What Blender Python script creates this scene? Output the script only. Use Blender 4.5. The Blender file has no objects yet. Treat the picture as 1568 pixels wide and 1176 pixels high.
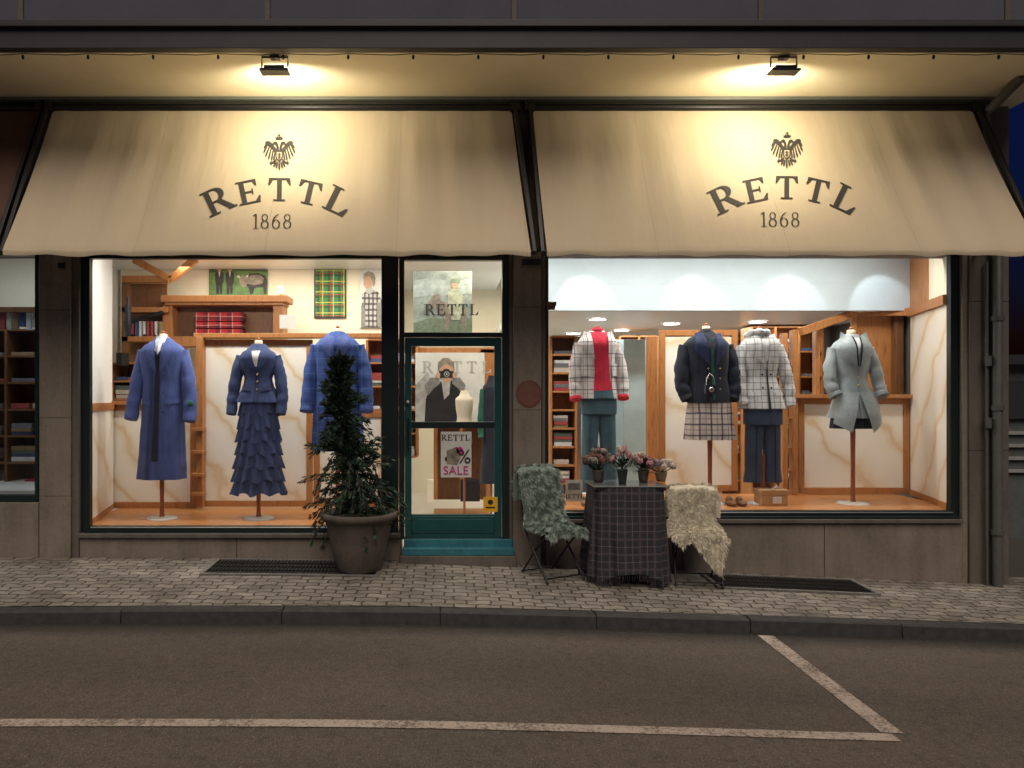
import bpy, math, random
from mathutils import Vector, Matrix, noise
random.seed(7)
R=random.random
def U(a,b): return random.uniform(a,b)
# ------------------------------------------------------------------ measuring helpers (survey of the facade)
F=1141.0; D=7.6; VX=680.0; HY=610.0; CZ=1.72
def W(px,py,y=0.0):
    d=D+y
    return Vector(((px-VX)*d/F, y, CZ+(HY-py)*d/F))
def XX(px,y=0.0): return (px-VX)*(D+y)/F
def ZZ(py,y=0.0): return CZ+(HY-py)*(D+y)/F
def interp(tab,x):
    if x<=tab[0][0]: return tab[0][1]
    for (a,b),(c,d) in zip(tab,tab[1:]):
        if x<=c:
            t=(x-a)/(c-a); return b+(d-b)*t
    return tab[-1][1]
ZT=[(-12,.12),(-4.5,.10),(-2.2,.09),(-.5,.07),(.8,.027),(2.8,-.053),(5.3,-.16),(12,-.40)]
def zf(x): return sum(interp(ZT,x+o) for o in (-.5,-.25,0,.25,.5))/5
def gz(x,y): return zf(x)+.035*y
def zr(x): return zf(x)-.165
def yK(x): return -1.58+.035*max(-14,min(14,x))
# ------------------------------------------------------------------ materials
def new_mat(name):
    m=bpy.data.materials.new(name); m.use_nodes=True
    nt=m.node_tree; b=nt.nodes['Principled BSDF']; return m,nt,b
def c4(c): return (c[0],c[1],c[2],1)
def coords(nt,scale=(1,1,1)):
    tc=nt.nodes.new('ShaderNodeTexCoord'); mp=nt.nodes.new('ShaderNodeMapping')
    mp.inputs['Scale'].default_value=scale
    nt.links.new(tc.outputs['Object'],mp.inputs['Vector']); return mp.outputs['Vector']
def nz(nt,vec,scale,detail=4,rough=.6):
    n=nt.nodes.new('ShaderNodeTexNoise'); n.inputs['Scale'].default_value=scale
    n.inputs['Detail'].default_value=detail; n.inputs['Roughness'].default_value=rough
    nt.links.new(vec,n.inputs['Vector']); return n.outputs['Fac']
def ramp(nt,fac,stops):
    r=nt.nodes.new('ShaderNodeValToRGB'); e=r.color_ramp.elements
    while len(e)<len(stops): e.new(.5)
    for k,(p,c) in enumerate(stops): e[k].position=p; e[k].color=c4(c)
    nt.links.new(fac,r.inputs['Fac']); return r.outputs['Color']
def mixc(nt,fac,a,b,mode='MIX'):
    m=nt.nodes.new('ShaderNodeMix'); m.data_type='RGBA'; m.blend_type=mode
    for s,v in ((m.inputs[0],fac),(m.inputs[6],a),(m.inputs[7],b)):
        if isinstance(v,(int,float)): s.default_value=v
        elif isinstance(v,tuple): s.default_value=c4(v)
        else: nt.links.new(v,s)
    return m.outputs[2]
def math_(nt,op,a,b=0.0):
    m=nt.nodes.new('ShaderNodeMath'); m.operation=op
    for k,v in enumerate((a,b)):
        if isinstance(v,(int,float)): m.inputs[k].default_value=v
        else: nt.links.new(v,m.inputs[k])
    return m.outputs[0]
def bump(nt,b,h,strength,dist=.01):
    n=nt.nodes.new('ShaderNodeBump'); n.inputs['Strength'].default_value=strength; n.inputs['Distance'].default_value=dist
    nt.links.new(h,n.inputs['Height']); nt.links.new(n.outputs['Normal'],b.inputs['Normal']); return n
def mk(name,col,rough=.6,var=.18,scale=6,bs=.15,bscale=60,metal=0,stretch=(1,1,1),spec=.5):
    m,nt,b=new_mat(name); v=coords(nt,stretch)
    n=nz(nt,v,scale); n2=nz(nt,v,scale*7,3)
    f=math_(nt,'ADD',math_(nt,'MULTIPLY',n,.7),math_(nt,'MULTIPLY',n2,.3))
    lo=tuple(c*(1-var) for c in col); hi=tuple(min(1,c*(1+var)) for c in col)
    nt.links.new(ramp(nt,f,[(.3,lo),(.7,hi)]),b.inputs['Base Color'])
    b.inputs['Roughness'].default_value=rough; b.inputs['Metallic'].default_value=metal
    b.inputs['Specular IOR Level'].default_value=spec
    if bs>0: bump(nt,b,nz(nt,v,bscale,3),bs,.004)
    return m
def stone_mat(name,col):
    m,nt,b=new_mat(name); v=coords(nt)
    a=nz(nt,coords(nt,(3,3,.5)),1.6,6,.7); c_=nz(nt,v,28,5,.75); d_=nz(nt,v,2.2,4)
    f=math_(nt,'ADD',math_(nt,'MULTIPLY',a,.45),math_(nt,'ADD',math_(nt,'MULTIPLY',c_,.3),math_(nt,'MULTIPLY',d_,.25)))
    nt.links.new(ramp(nt,f,[(.36,tuple(x*.6 for x in col)),(.5,col),(.66,tuple(x*1.3 for x in col))]),b.inputs['Base Color'])
    b.inputs['Roughness'].default_value=.75; bump(nt,b,nz(nt,v,45,4),.4,.005); return m
def emis(name,col,s):
    m,nt,b=new_mat(name); b.inputs['Base Color'].default_value=c4(col)
    b.inputs['Emission Color'].default_value=c4(col); b.inputs['Emission Strength'].default_value=s
    try: m.cycles.emission_sampling='NONE'
    except Exception: pass
    return m
def wrinkles(nt,b,fine=150):
    h=math_(nt,'ADD',nz(nt,coords(nt,(1,1,.3)),11,2,.5),math_(nt,'MULTIPLY',nz(nt,coords(nt),fine,2),.05))
    bump(nt,b,h,.6,.035)
def plaid(name,base,stripes,rough=.85,off=(0,0)):
    m,nt,b=new_mat(name); v=coords(nt); s=nt.nodes.new('ShaderNodeSeparateXYZ'); nt.links.new(v,s.inputs[0])
    wob=math_(nt,'MULTIPLY',math_(nt,'SUBTRACT',nz(nt,v,4,2),.5),.022)
    col=mixc(nt,nz(nt,v,30),tuple(c*.8 for c in base),tuple(min(1,c*1.15) for c in base))
    for ax,per,w,o,c,al in stripes:
        src=s.outputs[0 if ax=='x' else 2]
        src=math_(nt,'ADD',src,wob)
        t=math_(nt,'FRACT',math_(nt,'ADD',math_(nt,'DIVIDE',src,per),o+50))
        k=math_(nt,'MULTIPLY',math_(nt,'LESS_THAN',t,w),al)
        col=mixc(nt,k,col,c)
    nt.links.new(col,b.inputs['Base Color']); b.inputs['Roughness'].default_value=rough
    wrinkles(nt,b); return m
def cloth(name,col,rough=.9,var=.15):
    m,nt,b=new_mat(name); v=coords(nt); n=nz(nt,v,9)
    nt.links.new(ramp(nt,n,[(.3,tuple(c*(1-var) for c in col)),(.7,tuple(min(1,c*(1+var)) for c in col))]),b.inputs['Base Color'])
    b.inputs['Roughness'].default_value=rough; b.inputs['Sheen Weight'].default_value=.1; wrinkles(nt,b,220); return m
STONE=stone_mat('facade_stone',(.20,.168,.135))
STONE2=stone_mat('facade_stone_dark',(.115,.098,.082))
PLASTER=mk('upper_plaster',(.085,.088,.115),.9,.12,2,.3,60)
SOFFIT=mk('soffit_paint',(.84,.76,.56),.7,.06,1.5,.1,30)
JOINT=mk('joint_dark',(.02,.019,.017),.9)
FASCIA=mk('fascia_dark',(.026,.026,.032),.5,.2)
LEDGE=mk('ledge_grey_green',(.09,.10,.09),.5,.2)
FRAME=mk('frame_black_green',(.008,.018,.018),.35,.2,4,.05)
DOORG=mk('door_green_paint',(.006,.07,.072),.35,.2,4,.05)
TEAL=mk('step_teal_paint',(.025,.16,.20),.55,.35,7,.2)
CREAM=mk('cream_wall',(.80,.75,.60),.85,.05,2,.05)
WHITE=mk('white_wall',(.76,.77,.76),.8,.05,2,.05)
BULK=mk('bulkhead_wall',(.47,.55,.60),.8,.05,2,.05)
CEIL=mk('ceiling_paint',(.74,.80,.84),.35,.05,2,.03)
TILE=mk('shop_floor_tile',(.62,.58,.52),.3,.1,3,.05)
def wood(name,a,b_,sc=(3,3,.5),rough=.45):
    m,nt,b=new_mat(name); v=coords(nt,sc); n=nz(nt,v,9,6,.65)
    nt.links.new(ramp(nt,n,[(.3,a),(.5,b_),(.7,tuple(c*.75 for c in b_))]),b.inputs['Base Color'])
    b.inputs['Roughness'].default_value=rough; bump(nt,b,n,.1,.003); return m
WOOD=wood('oak_wood',(.25,.09,.025),(.43,.18,.055))
WOODH=wood('oak_floor_boards',(.42,.15,.05),(.60,.26,.09),(.5,4,4),.3)
WOODD=wood('dark_wood',(.09,.035,.013),(.18,.08,.03))
def marble():
    m,nt,b=new_mat('marble_panel'); v=coords(nt,(1,1,.9))
    w=nt.nodes.new('ShaderNodeTexWave'); w.wave_type='BANDS'; w.bands_direction='DIAGONAL'
    w.inputs['Scale'].default_value=.9; w.inputs['Distortion'].default_value=5; w.inputs['Detail'].default_value=6
    w.inputs['Detail Scale'].default_value=1.6
    nt.links.new(v,w.inputs['Vector'])
    col=ramp(nt,w.outputs['Fac'],[(.0,(.70,.54,.34)),(.05,(.79,.69,.54)),(.25,(.84,.79,.69)),(1,(.86,.83,.77))])
    col=mixc(nt,math_(nt,'MULTIPLY',nz(nt,v,3,6),.35),col,(.74,.64,.50))
    nt.links.new(col,b.inputs['Base Color']); b.inputs['Roughness'].default_value=.3; return m
MARBLE=marble()
def glass():
    m=bpy.data.materials.new('window_glass'); m.use_nodes=True; nt=m.node_tree; nt.nodes.clear()
    o=nt.nodes.new('ShaderNodeOutputMaterial'); mx=nt.nodes.new('ShaderNodeMixShader')
    t=nt.nodes.new('ShaderNodeBsdfTransparent'); t.inputs[0].default_value=(.95,.97,.97,1)
    g=nt.nodes.new('ShaderNodeBsdfGlossy'); g.inputs['Roughness'].default_value=.01
    fr=nt.nodes.new('ShaderNodeFresnel'); fr.inputs[0].default_value=1.5
    nt.links.new(fr.outputs[0],mx.inputs[0]); nt.links.new(t.outputs[0],mx.inputs[1]); nt.links.new(g.outputs[0],mx.inputs[2])
    nt.links.new(mx.outputs[0],o.inputs[0]); return m
GLASS=glass()
def awn_mat(name,col):
    m,nt,b=new_mat(name); v=coords(nt)
    big=nz(nt,v,1.1,4,.5); fine=nz(nt,coords(nt,(60,60,60)),6,2)
    col_=ramp(nt,big,[(.3,tuple(c*.93 for c in col)),(.7,col)])
    col_=mixc(nt,math_(nt,'MULTIPLY',fine,.12),col_,tuple(c*.6 for c in col))
    s=nt.nodes.new('ShaderNodeSeparateXYZ'); nt.links.new(v,s.inputs[0])
    t=math_(nt,'FRACT',math_(nt,'ADD',math_(nt,'DIVIDE',s.outputs[0],1.18),50.37))
    col_=mixc(nt,math_(nt,'MULTIPLY',math_(nt,'LESS_THAN',t,.010),.2),col_,tuple(c*.45 for c in col))
    nt.links.new(col_,b.inputs['Base Color']); b.inputs['Roughness'].default_value=.85
    bump(nt,b,nz(nt,coords(nt,(5,.8,.8)),1.5,2),.25,.03); return m
AWN=awn_mat('awning_canvas',(.57,.475,.335)); AWNB=awn_mat('awning_canvas_brown',(.11,.055,.035))
INK=mk('print_dark',(.032,.03,.027),.8,.2)
METAL=mk('dark_steel',(.03,.03,.032),.4,.2,5,.05,60,.6)
PIPE=mk('zinc_pipe',(.12,.115,.11),.5,.2,5,.1,60,.3)
def asphalt():
    m,nt,b=new_mat('asphalt'); v=coords(nt)
    big=nz(nt,coords(nt,(.3,1,1)),1.1,5); mid=nz(nt,v,16,8,.8); fine=nz(nt,v,70,4,.8)
    vo=nt.nodes.new('ShaderNodeTexVoronoi'); vo.inputs['Scale'].default_value=70; nt.links.new(v,vo.inputs['Vector'])
    c=ramp(nt,big,[(.3,(.12,.097,.079)),(.7,(.20,.162,.132))])
    c=mixc(nt,.8,c,ramp(nt,mid,[(.38,(.45,.45,.45)),(.5,(.95,.95,.95)),(.62,(1.0,1.0,1.0))]),'MULTIPLY')
    c=mixc(nt,math_(nt,'MULTIPLY',math_(nt,'LESS_THAN',vo.outputs['Distance'],.27),.6),c,(.42,.36,.31))
    c=mixc(nt,ramp(nt,fine,[(.48,(0,0,0)),(.66,(1,1,1))]),c,(.06,.052,.045))
    s=nt.nodes.new('ShaderNodeSeparateXYZ'); nt.links.new(v,s.inputs[0])
    gy=math_(nt,'ADD',s.outputs[1],math_(nt,'MULTIPLY',nz(nt,v,5,4),.16))
    gy=math_(nt,'SUBTRACT',gy,math_(nt,'MULTIPLY',s.outputs[0],.035))
    c=mixc(nt,ramp(nt,math_(nt,'ADD',gy,2.45),[(.62,(0,0,0)),(.84,(.8,.8,.8))]),c,(.03,.027,.025))
    nt.links.new(c,b.inputs['Base Color']); b.inputs['Roughness'].default_value=.6
    bump(nt,b,math_(nt,'ADD',math_(nt,'MULTIPLY',vo.outputs['Distance'],.8),fine),.9,.012); return m
ASPH=asphalt()
def pavers():
    m,nt,b=new_mat('pavement_pavers'); v=coords(nt)
    s=nt.nodes.new('ShaderNodeSeparateXYZ'); nt.links.new(v,s.inputs[0])
    x,y=s.outputs[0],s.outputs[1]
    dy=math_(nt,'MULTIPLY',math_(nt,'SINE',math_(nt,'MULTIPLY',x,2*math.pi/.19)),.011)
    dx=math_(nt,'MULTIPLY',math_(nt,'SINE',math_(nt,'MULTIPLY',y,2*math.pi/.21)),.012)
    wob=math_(nt,'MULTIPLY',math_(nt,'SUBTRACT',nz(nt,v,3,2),.5),.07)
    cb=nt.nodes.new('ShaderNodeCombineXYZ')
    nt.links.new(math_(nt,'ADD',math_(nt,'ADD',x,dx),wob),cb.inputs[0]); nt.links.new(math_(nt,'ADD',math_(nt,'ADD',y,dy),wob),cb.inputs[1])
    br=nt.nodes.new('ShaderNodeTexBrick'); br.inputs['Scale'].default_value=1
    br.inputs['Brick Width'].default_value=.19; br.inputs['Row Height'].default_value=.105; br.inputs['Mortar Size'].default_value=.008
    br.inputs['Mortar Smooth'].default_value=.4
    br.inputs['Color1'].default_value=(.42,.38,.32,1); br.inputs['Color2'].default_value=(.27,.245,.21,1); br.inputs['Mortar'].default_value=(.06,.053,.045,1)
    nt.links.new(cb.outputs[0],br.inputs['Vector'])
    n=nz(nt,v,2.0,6,.7); f=nz(nt,v,60,4,.8)
    c=mixc(nt,.85,br.outputs['Color'],ramp(nt,n,[(.35,(.42,.39,.36)),(.62,(1,1,1))]),'MULTIPLY')
    c=mixc(nt,.5,c,ramp(nt,f,[(.35,(.4,.4,.4)),(.65,(1,1,1))]),'MULTIPLY')
    nt.links.new(c,b.inputs['Base Color']); b.inputs['Roughness'].default_value=.6
    h=math_(nt,'ADD',math_(nt,'MULTIPLY',br.outputs['Fac'],-1),math_(nt,'MULTIPLY',f,.4))
    bump(nt,b,h,.9,.012); return m
PAVE=pavers()
KERB=mk('kerb_granite',(.040,.038,.038),.7,.45,14,.4,90)
def worn_paint():
    m,nt,b=new_mat('road_paint_worn'); v=coords(nt)
    n=nz(nt,v,45,4,.8); n2=nz(nt,v,4,4)
    f=math_(nt,'ADD',math_(nt,'MULTIPLY',n,.75),math_(nt,'MULTIPLY',n2,.35))
    nt.links.new(ramp(nt,f,[(.47,(.15,.125,.105)),(.56,(.50,.41,.35)),(.8,(.62,.51,.44))]),b.inputs['Base Color'])
    b.inputs['Roughness'].default_value=.7; bump(nt,b,nz(nt,v,90,3),.5,.006); return m
PAINT=worn_paint()
EARTH=mk('ground_earth',(.06,.055,.05),.95,.2,.5)
# ------------------------------------------------------------------ mesh builder
class MB:
    def __init__(s): s.v=[];s.f=[];s.m=[];s.sm=[];s.mats=[]
    def mi(s,mat):
        if mat not in s.mats: s.mats.append(mat)
        return s.mats.index(mat)
    def face(s,pts,mat,smooth=False):
        k=len(s.v); s.v+= [tuple(p) for p in pts]; s.f.append(list(range(k,k+len(pts)))); s.m.append(s.mi(mat)); s.sm.append(smooth)
    def box(s,x0,x1,y0,y1,z0,z1,mat):
        if x0>x1:x0,x1=x1,x0
        if y0>y1:y0,y1=y1,y0
        if z0>z1:z0,z1=z1,z0
        k=len(s.v); s.v+=[(x0,y0,z0),(x1,y0,z0),(x1,y1,z0),(x0,y1,z0),(x0,y0,z1),(x1,y0,z1),(x1,y1,z1),(x0,y1,z1)]
        for q in ((0,3,2,1),(4,5,6,7),(0,1,5,4),(1,2,6,5),(2,3,7,6),(3,0,4,7)):
            s.f.append([k+i for i in q]); s.m.append(s.mi(mat)); s.sm.append(False)
    def pbox(s,px0,px1,py0,py1,y0,y1,mat):   # measured on its front plane y0
        s.box(XX(px0,y0),XX(px1,y0),y0,y1,ZZ(py1,y0),ZZ(py0,y0),mat)
    def obox(s,a,b,w,t,mat,up=Vector((0,0,1))):  # beam from a to b
        a=Vector(a);b=Vector(b);d=(b-a).normalized(); sx=d.cross(up)
        if sx.length<1e-3: sx=d.cross(Vector((0,1,0)))
        sx.normalize(); u=sx.cross(d).normalized()
        k=len(s.v)
        for p in (a,b):
            for i,j in ((-1,-1),(1,-1),(1,1),(-1,1)): s.v.append(tuple(p+sx*i*w/2+u*j*t/2))
        for q in ((0,1,2,3),(7,6,5,4),(0,4,5,1),(1,5,6,2),(2,6,7,3),(3,7,4,0)):
            s.f.append([k+i for i in q]); s.m.append(s.mi(mat)); s.sm.append(False)
    def grid(s,P,mat,smooth=True,close=False):
        k=len(s.v); n=len(P[0]); mi=s.mi(mat)
        for r in P: s.v+=[tuple(p) for p in r]
        for i in range(len(P)-1):
            for j in range(n if close else n-1):
                j2=(j+1)%n
                s.f.append([k+i*n+j,k+i*n+j2,k+(i+1)*n+j2,k+(i+1)*n+j]); s.m.append(mi); s.sm.append(smooth)
    def tube(s,path,rad,mat,n=10,caps=True,sq=(1,1)):
        path=[Vector(p) for p in path]
        if not isinstance(rad,(list,tuple)): rad=[rad]*len(path)
        P=[]; 
        t0=(path[1]-path[0]).normalized(); ref=Vector((1,0,0)) if abs(t0.x)<.8 else Vector((0,0,1))
        for i,p in enumerate(path):
            t=(path[min(i+1,len(path)-1)]-path[max(i-1,0)]).normalized()
            a=(ref-t*ref.dot(t)).normalized(); b=t.cross(a); ref=a
            P.append([p+a*math.cos(2*math.pi*j/n)*rad[i]*sq[0]+b*math.sin(2*math.pi*j/n)*rad[i]*sq[1] for j in range(n)])
        s.grid(P,mat,True,True)
        if caps: s.face(P[0][::-1],mat); s.face(P[-1],mat)
    def ell(s,c,r,mat,n=12,m=8):
        P=[]
        for i in range(m+1):
            a=math.pi*i/m; a=min(max(a,.02),math.pi-.02)
            P.append([(c[0]+r[0]*math.sin(a)*math.cos(2*math.pi*j/n),c[1]+r[1]*math.sin(a)*math.sin(2*math.pi*j/n),c[2]+r[2]*math.cos(a)) for j in range(n)])
        s.grid(P,mat,True,True)
    def lathe(s,c,prof,mat,n=32,wob=0):
        P=[[(c[0]+r*(1+wob*math.sin(5*2*math.pi*j/n))*math.cos(2*math.pi*j/n),c[1]+r*math.sin(2*math.pi*j/n),c[2]+z) for j in range(n)] for r,z in prof]
        s.grid(P,mat,True,True)
    def build(s,name,parent=None,bevel=0,loc=None):
        me=bpy.data.meshes.new(name); me.from_pydata(s.v,[],s.f)
        for m in s.mats: me.materials.append(m)
        me.polygons.foreach_set('material_index',s.m); me.polygons.foreach_set('use_smooth',s.sm); me.update()
        o=bpy.data.objects.new(name,me); bpy.context.scene.collection.objects.link(o)
        if parent: o.parent=parent
        if bevel:
            md=o.modifiers.new('b','BEVEL'); md.width=bevel; md.segments=2; md.limit_method='ANGLE'
        return o
def empty(name):
    e=bpy.data.objects.new(name,None); bpy.context.scene.collection.objects.link(e); return e
def light(kind,name,loc,energy,col,rot=None,target=None,parent=None,**kw):
    l=bpy.data.lights.new(name,kind); l.energy=energy; l.color=col
    for k,v in kw.items(): setattr(l,k,v)
    o=bpy.data.objects.new(name,l); bpy.context.scene.collection.objects.link(o); o.location=loc
    if target is not None: o.rotation_euler=(Vector(target)-Vector(loc)).to_track_quat('-Z','Y').to_euler()
    if parent: o.parent=parent
    return o
def text(body,px,py,y,size,mat,parent,name='lettering'):
    cu=bpy.data.curves.new(name,'FONT'); cu.body=body; cu.size=size; cu.align_x='CENTER'; cu.align_y='CENTER'; cu.materials.append(mat)
    o=bpy.data.objects.new(name,cu); bpy.context.scene.collection.objects.link(o)
    o.location=W(px,py,y); o.rotation_euler=(math.pi/2,0,0); o.parent=parent; return o
# ---- serif glyph drawing (own letter shapes)
def G_rect(x0,y0,x1,y1): return [(x0,y0),(x1,y0),(x1,y1),(x0,y1)]
def patches(ch):
    q=[]
    def ring(cx,cy,rx,ry,tx,ty,a0,a1,n=16):
        for k in range(n):
            A=a0+(a1-a0)*k/n; B=a0+(a1-a0)*(k+1)/n
            q.append([(cx+rx*math.cos(A),cy+ry*math.sin(A)),(cx+rx*math.cos(B),cy+ry*math.sin(B)),(cx+(rx-tx)*math.cos(B),cy+(ry-ty)*math.sin(B)),(cx+(rx-tx)*math.cos(A),cy+(ry-ty)*math.sin(A))])
    pi=math.pi
    if ch=='R':
        q.append(G_rect(.13,0,.31,1)); q.append(G_rect(.02,0,.13,.06)); q.append(G_rect(.31,0,.42,.06)); q.append(G_rect(.02,.94,.13,1)); q.append(G_rect(.31,.93,.46,1)); q.append(G_rect(.31,.45,.46,.52))
        ring(.44,.725,.33,.275,.19,.07,-pi/2,pi/2); q.append([(.42,.48),(.60,.50),(.94,.04),(.72,.04)]); q.append(G_rect(.70,0,1.0,.06)); w_=.98
    elif ch=='E':
        q+= [G_rect(.13,0,.31,1),G_rect(.02,0,.13,.06),G_rect(.02,.94,.13,1),G_rect(.31,.93,.76,1),G_rect(.31,0,.80,.07),G_rect(.31,.47,.60,.54)]
        q+= [[(.70,.74),(.76,.74),(.76,.94),(.62,.94)],[(.62,.06),(.80,.06),(.84,.28),(.78,.28)],[(.55,.38),(.60,.38),(.60,.63),(.55,.63)]]; w_=.86
    elif ch=='T':
        q+= [G_rect(.35,0,.53,.93),G_rect(.22,0,.35,.06),G_rect(.53,0,.66,.06),G_rect(.04,.93,.84,1),[(.02,.70),(.08,.70),(.20,.93),(.04,.93)],[(.80,.70),(.86,.70),(.84,.93),(.68,.93)]]; w_=.88
    elif ch=='L':
        q+= [G_rect(.13,0,.31,1),G_rect(.02,0,.13,.06),G_rect(.02,.94,.13,1),G_rect(.31,.94,.42,1),G_rect(.31,0,.76,.07),[(.58,.07),(.76,.07),(.82,.34),(.76,.34)]]; w_=.84
    elif ch=='1':
        q+= [G_rect(.20,0,.30,1),G_rect(.08,0,.20,.035),G_rect(.30,0,.42,.035),[(.06,.84),(.20,.90),(.20,1.0),(.06,.88)]]; w_=.46
    elif ch=='8':
        ring(.28,.76,.20,.24,.07,.04,0,2*pi,20); ring(.28,.27,.25,.28,.09,.04,0,2*pi,22); w_=.60
    elif ch=='6':
        ring(.29,.30,.25,.31,.09,.04,0,2*pi,22); ring(.56,.32,.52,.70,.09,.04,pi*.58,pi*1.0,14); w_=.60
    return q,w_
def flat_word(mb,word,px,py,h,y,mat,adv=.92):
    x0=px-adv*h*(len(word)-1)/2
    for k,ch in enumerate(word):
        q,w_=patches(ch)
        for Q in q: mb.face([W(x0+k*adv*h+(a-w_/2)*h,py+h/2-b*h,y) for a,b in Q],mat)
# ================================================================== ground
xs=[-300,-100,-40,-20]+[-14+i*.5 for i in range(57)]+[20,40,100,300]
g=MB(); ys=[-300,-60,-14,-6,0,6,60,300]
g.grid([[(x,y,zr(x)-.03) for x in xs] for y in ys],EARTH,False); g.build('ground')
r=MB(); xr=[x for x in xs if abs(x)<=100]
r.grid([[(x,[-16,yK(x)-9,yK(x)-4,yK(x)][k],zr(x)) for x in xr] for k in range(4)],ASPH,False)
r.build('road')
p=MB(); xp=[-14+i*.25 for i in range(113)]
p.grid([[(x,yK(x)+.12+(0.3-yK(x)-.12)*k/6,gz(x,yK(x)+.12+(0.3-yK(x)-.12)*k/6)) for x in xp] for k in range(7)],PAVE,False)
p.build('pavement')
k=MB(); jx=-14.0
while jx<14:
    x2=jx+1.27
    a,b_=jx+.005,x2-.005
    nseg=4; dz=U(-.004,.004)
    rows=[[],[],[],[]]
    for i in range(nseg+1):
        x=a+(b_-a)*i/nseg; y0=yK(x); zt=gz(x,y0)+dz
        rows[0].append((x,y0-.012,zr(x)-.05)); rows[1].append((x,y0,zt-.012)); rows[2].append((x,y0+.014,zt)); rows[3].append((x,y0+.118,zt+.004))
    k.grid(rows,KERB,False)
    jx=x2
k.grid([[(x,yK(x)+.008,zr(x)-.1) for x in xp],[(x,yK(x)+.008,gz(x,yK(x))-.014) for x in xp],[(x,yK(x)+.125,gz(x,yK(x))-.014) for x in xp]],JOINT,False)
k.build('kerb')
def road_pt(px,py):
    d=5.
    for _ in range(20):
        x=(px-VX)/F*d; d=(CZ-zr(x)-.005)*F/(py-HY)
    x=(px-VX)/F*d
    return Vector((x,d-D,zr(x)+.005))
m=MB()
def strip(a,b,w):
    a=Vector(a);b=Vector(b); t=(b-a); n=Vector((-t.y,t.x,0)).normalized()*w/2
    N=60; m.grid([[ (q.x,q.y,zr(q.x)+.005) for q in (a+t*i/N-n*(1+.10*noise.noise(Vector((i*.9,0,w)))),a+t*i/N+n*(1+.10*noise.noise(Vector((i*.9,5,w)))))] for i in range(N+1)],PAINT,False)
A=road_pt(-300,1108); B=road_pt(1372,1129); strip(A,B,.095)
C=road_pt(1172,973); Dd=road_pt(1366,1122); strip(C,Dd,.13)
m.build('road_marking')
STEELG=mk('galvanised_frame',(.22,.21,.20),.5,.3,12,.1,60,.3)
def grate(name,px0,px1,ya,yb):
    x0=XX(px0,-.3); x1=XX(px1,-.3); g=MB(); N=24
    def gp(x,y,h): return (x,y,gz(x,y)+h)
    g.grid([[gp(x0+(x1-x0)*i/N,y,.004) for i in range(N+1)] for y in (ya,yb)],JOINT,False)
    def bar(xa,ya_,xb,yb_,w,h,mt=METAL):
        g.obox(gp(xa,ya_,h),gp(xb,yb_,h),w,.014,mt)
    for i in range(int((x1-x0)/.035)):
        x=x0+.02+i*.035; bar(x,ya,x,yb,.010,.007)
    for j in range(5):
        y=ya+(yb-ya)*j/4
        for i in range(6):
            bar(x0+(x1-x0)*i/6,y,x0+(x1-x0)*(i+1)/6,y,.03 if j in(0,4) else .012,.010,STEELG if j in (0,4) else METAL)
    for x in (x0,x1): bar(x,ya-.01,x,yb+.01,.035,.0105,STEELG)
    g.build(name)
grate('drain_grate',325,582,-.62,-.08); grate('drain_grate.001',1085,1318,-.60,-.12)
# ================================================================== building
B0=empty('shop_building')
w=MB(); ZB=-.6
def col(px0,px1,pyt,y0,y1,mat,joints=()):
    cuts=[pyt]+list(joints)+[None]
    for a,b_ in zip(cuts,cuts[1:]):
        zt=ZZ(a,y0)-(.002 if a!=pyt else 0); zb=ZZ(b_,y0)+.002 if b_ else ZB
        w.box(XX(px0,y0),XX(px1,y0),y0,y1,zb,zt,mat)
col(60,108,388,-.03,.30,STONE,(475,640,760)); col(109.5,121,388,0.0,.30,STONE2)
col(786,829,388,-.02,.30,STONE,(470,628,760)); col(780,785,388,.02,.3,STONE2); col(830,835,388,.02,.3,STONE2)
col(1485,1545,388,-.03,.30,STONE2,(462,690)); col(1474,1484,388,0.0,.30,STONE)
for a,b_ in ((122,362),(363,612)): w.box(XX(a),XX(b_),.0,.3,ZB,ZZ(824),STONE)
for a,b_ in ((836,1045),(1046,1262),(1263,1474)): w.box(XX(a),XX(b_),.0,.3,ZB,ZZ(802),STONE)
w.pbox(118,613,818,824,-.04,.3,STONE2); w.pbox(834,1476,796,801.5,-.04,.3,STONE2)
w.box(XX(-500),XX(59),.0,.3,ZB,ZZ(770),STONE)
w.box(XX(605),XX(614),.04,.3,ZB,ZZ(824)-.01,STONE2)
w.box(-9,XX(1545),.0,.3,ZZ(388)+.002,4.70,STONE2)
w.build('facade_walls',B0,.004)
u=MB()
ZS=4.753
u.box(-12,5.93,-1.10,6,ZS,ZS+.12,SOFFIT)
u.box(-12,5.96,-1.19,-1.10,ZS-.02,ZS+.15,FASCIA)
u.box(-12,5.98,-1.23,-1.0,ZS+.15,ZS+.19,FASCIA)
u.box(-12,5.5,-.95,6,ZS+.12,9,PLASTER)
for x in [-6+i*2.2 for i in range(6)]: u.box(x,x+.05,-.965,-.95,ZS+.19,7,STONE2)
u.box(-12,5.5,-1.0,-.95,ZS+.30,ZS+.325,FASCIA)
u.box(-12,5.6,-.12,0,4.722,ZS-.003,LEDGE)
u.build('roof_overhang',B0,.005)
s=MB()
XR=XX(1545); 
s.box(XR-.12,XR,.3,6,ZB,4.75,STONE2); s.box(-9,-8.9,.3,6,ZB,4.75,STONE2); s.box(-9,XR,6,6.2,ZB,9,STONE2)
s.build('outer_walls',B0)
i=MB()
i.box(-9,XR-.13,.30,6,-.5,.12,TILE)
i.box(-9,XR-.13,5.0,5.1,.12,4.6,CREAM)
i.box(-9,XX(835,.3)-.2,.31,6,3.55,3.65,CEIL)
i.box(XX(835,.3)-.2,XR-.13,.31,1.30,3.5,3.6,CEIL)
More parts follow.
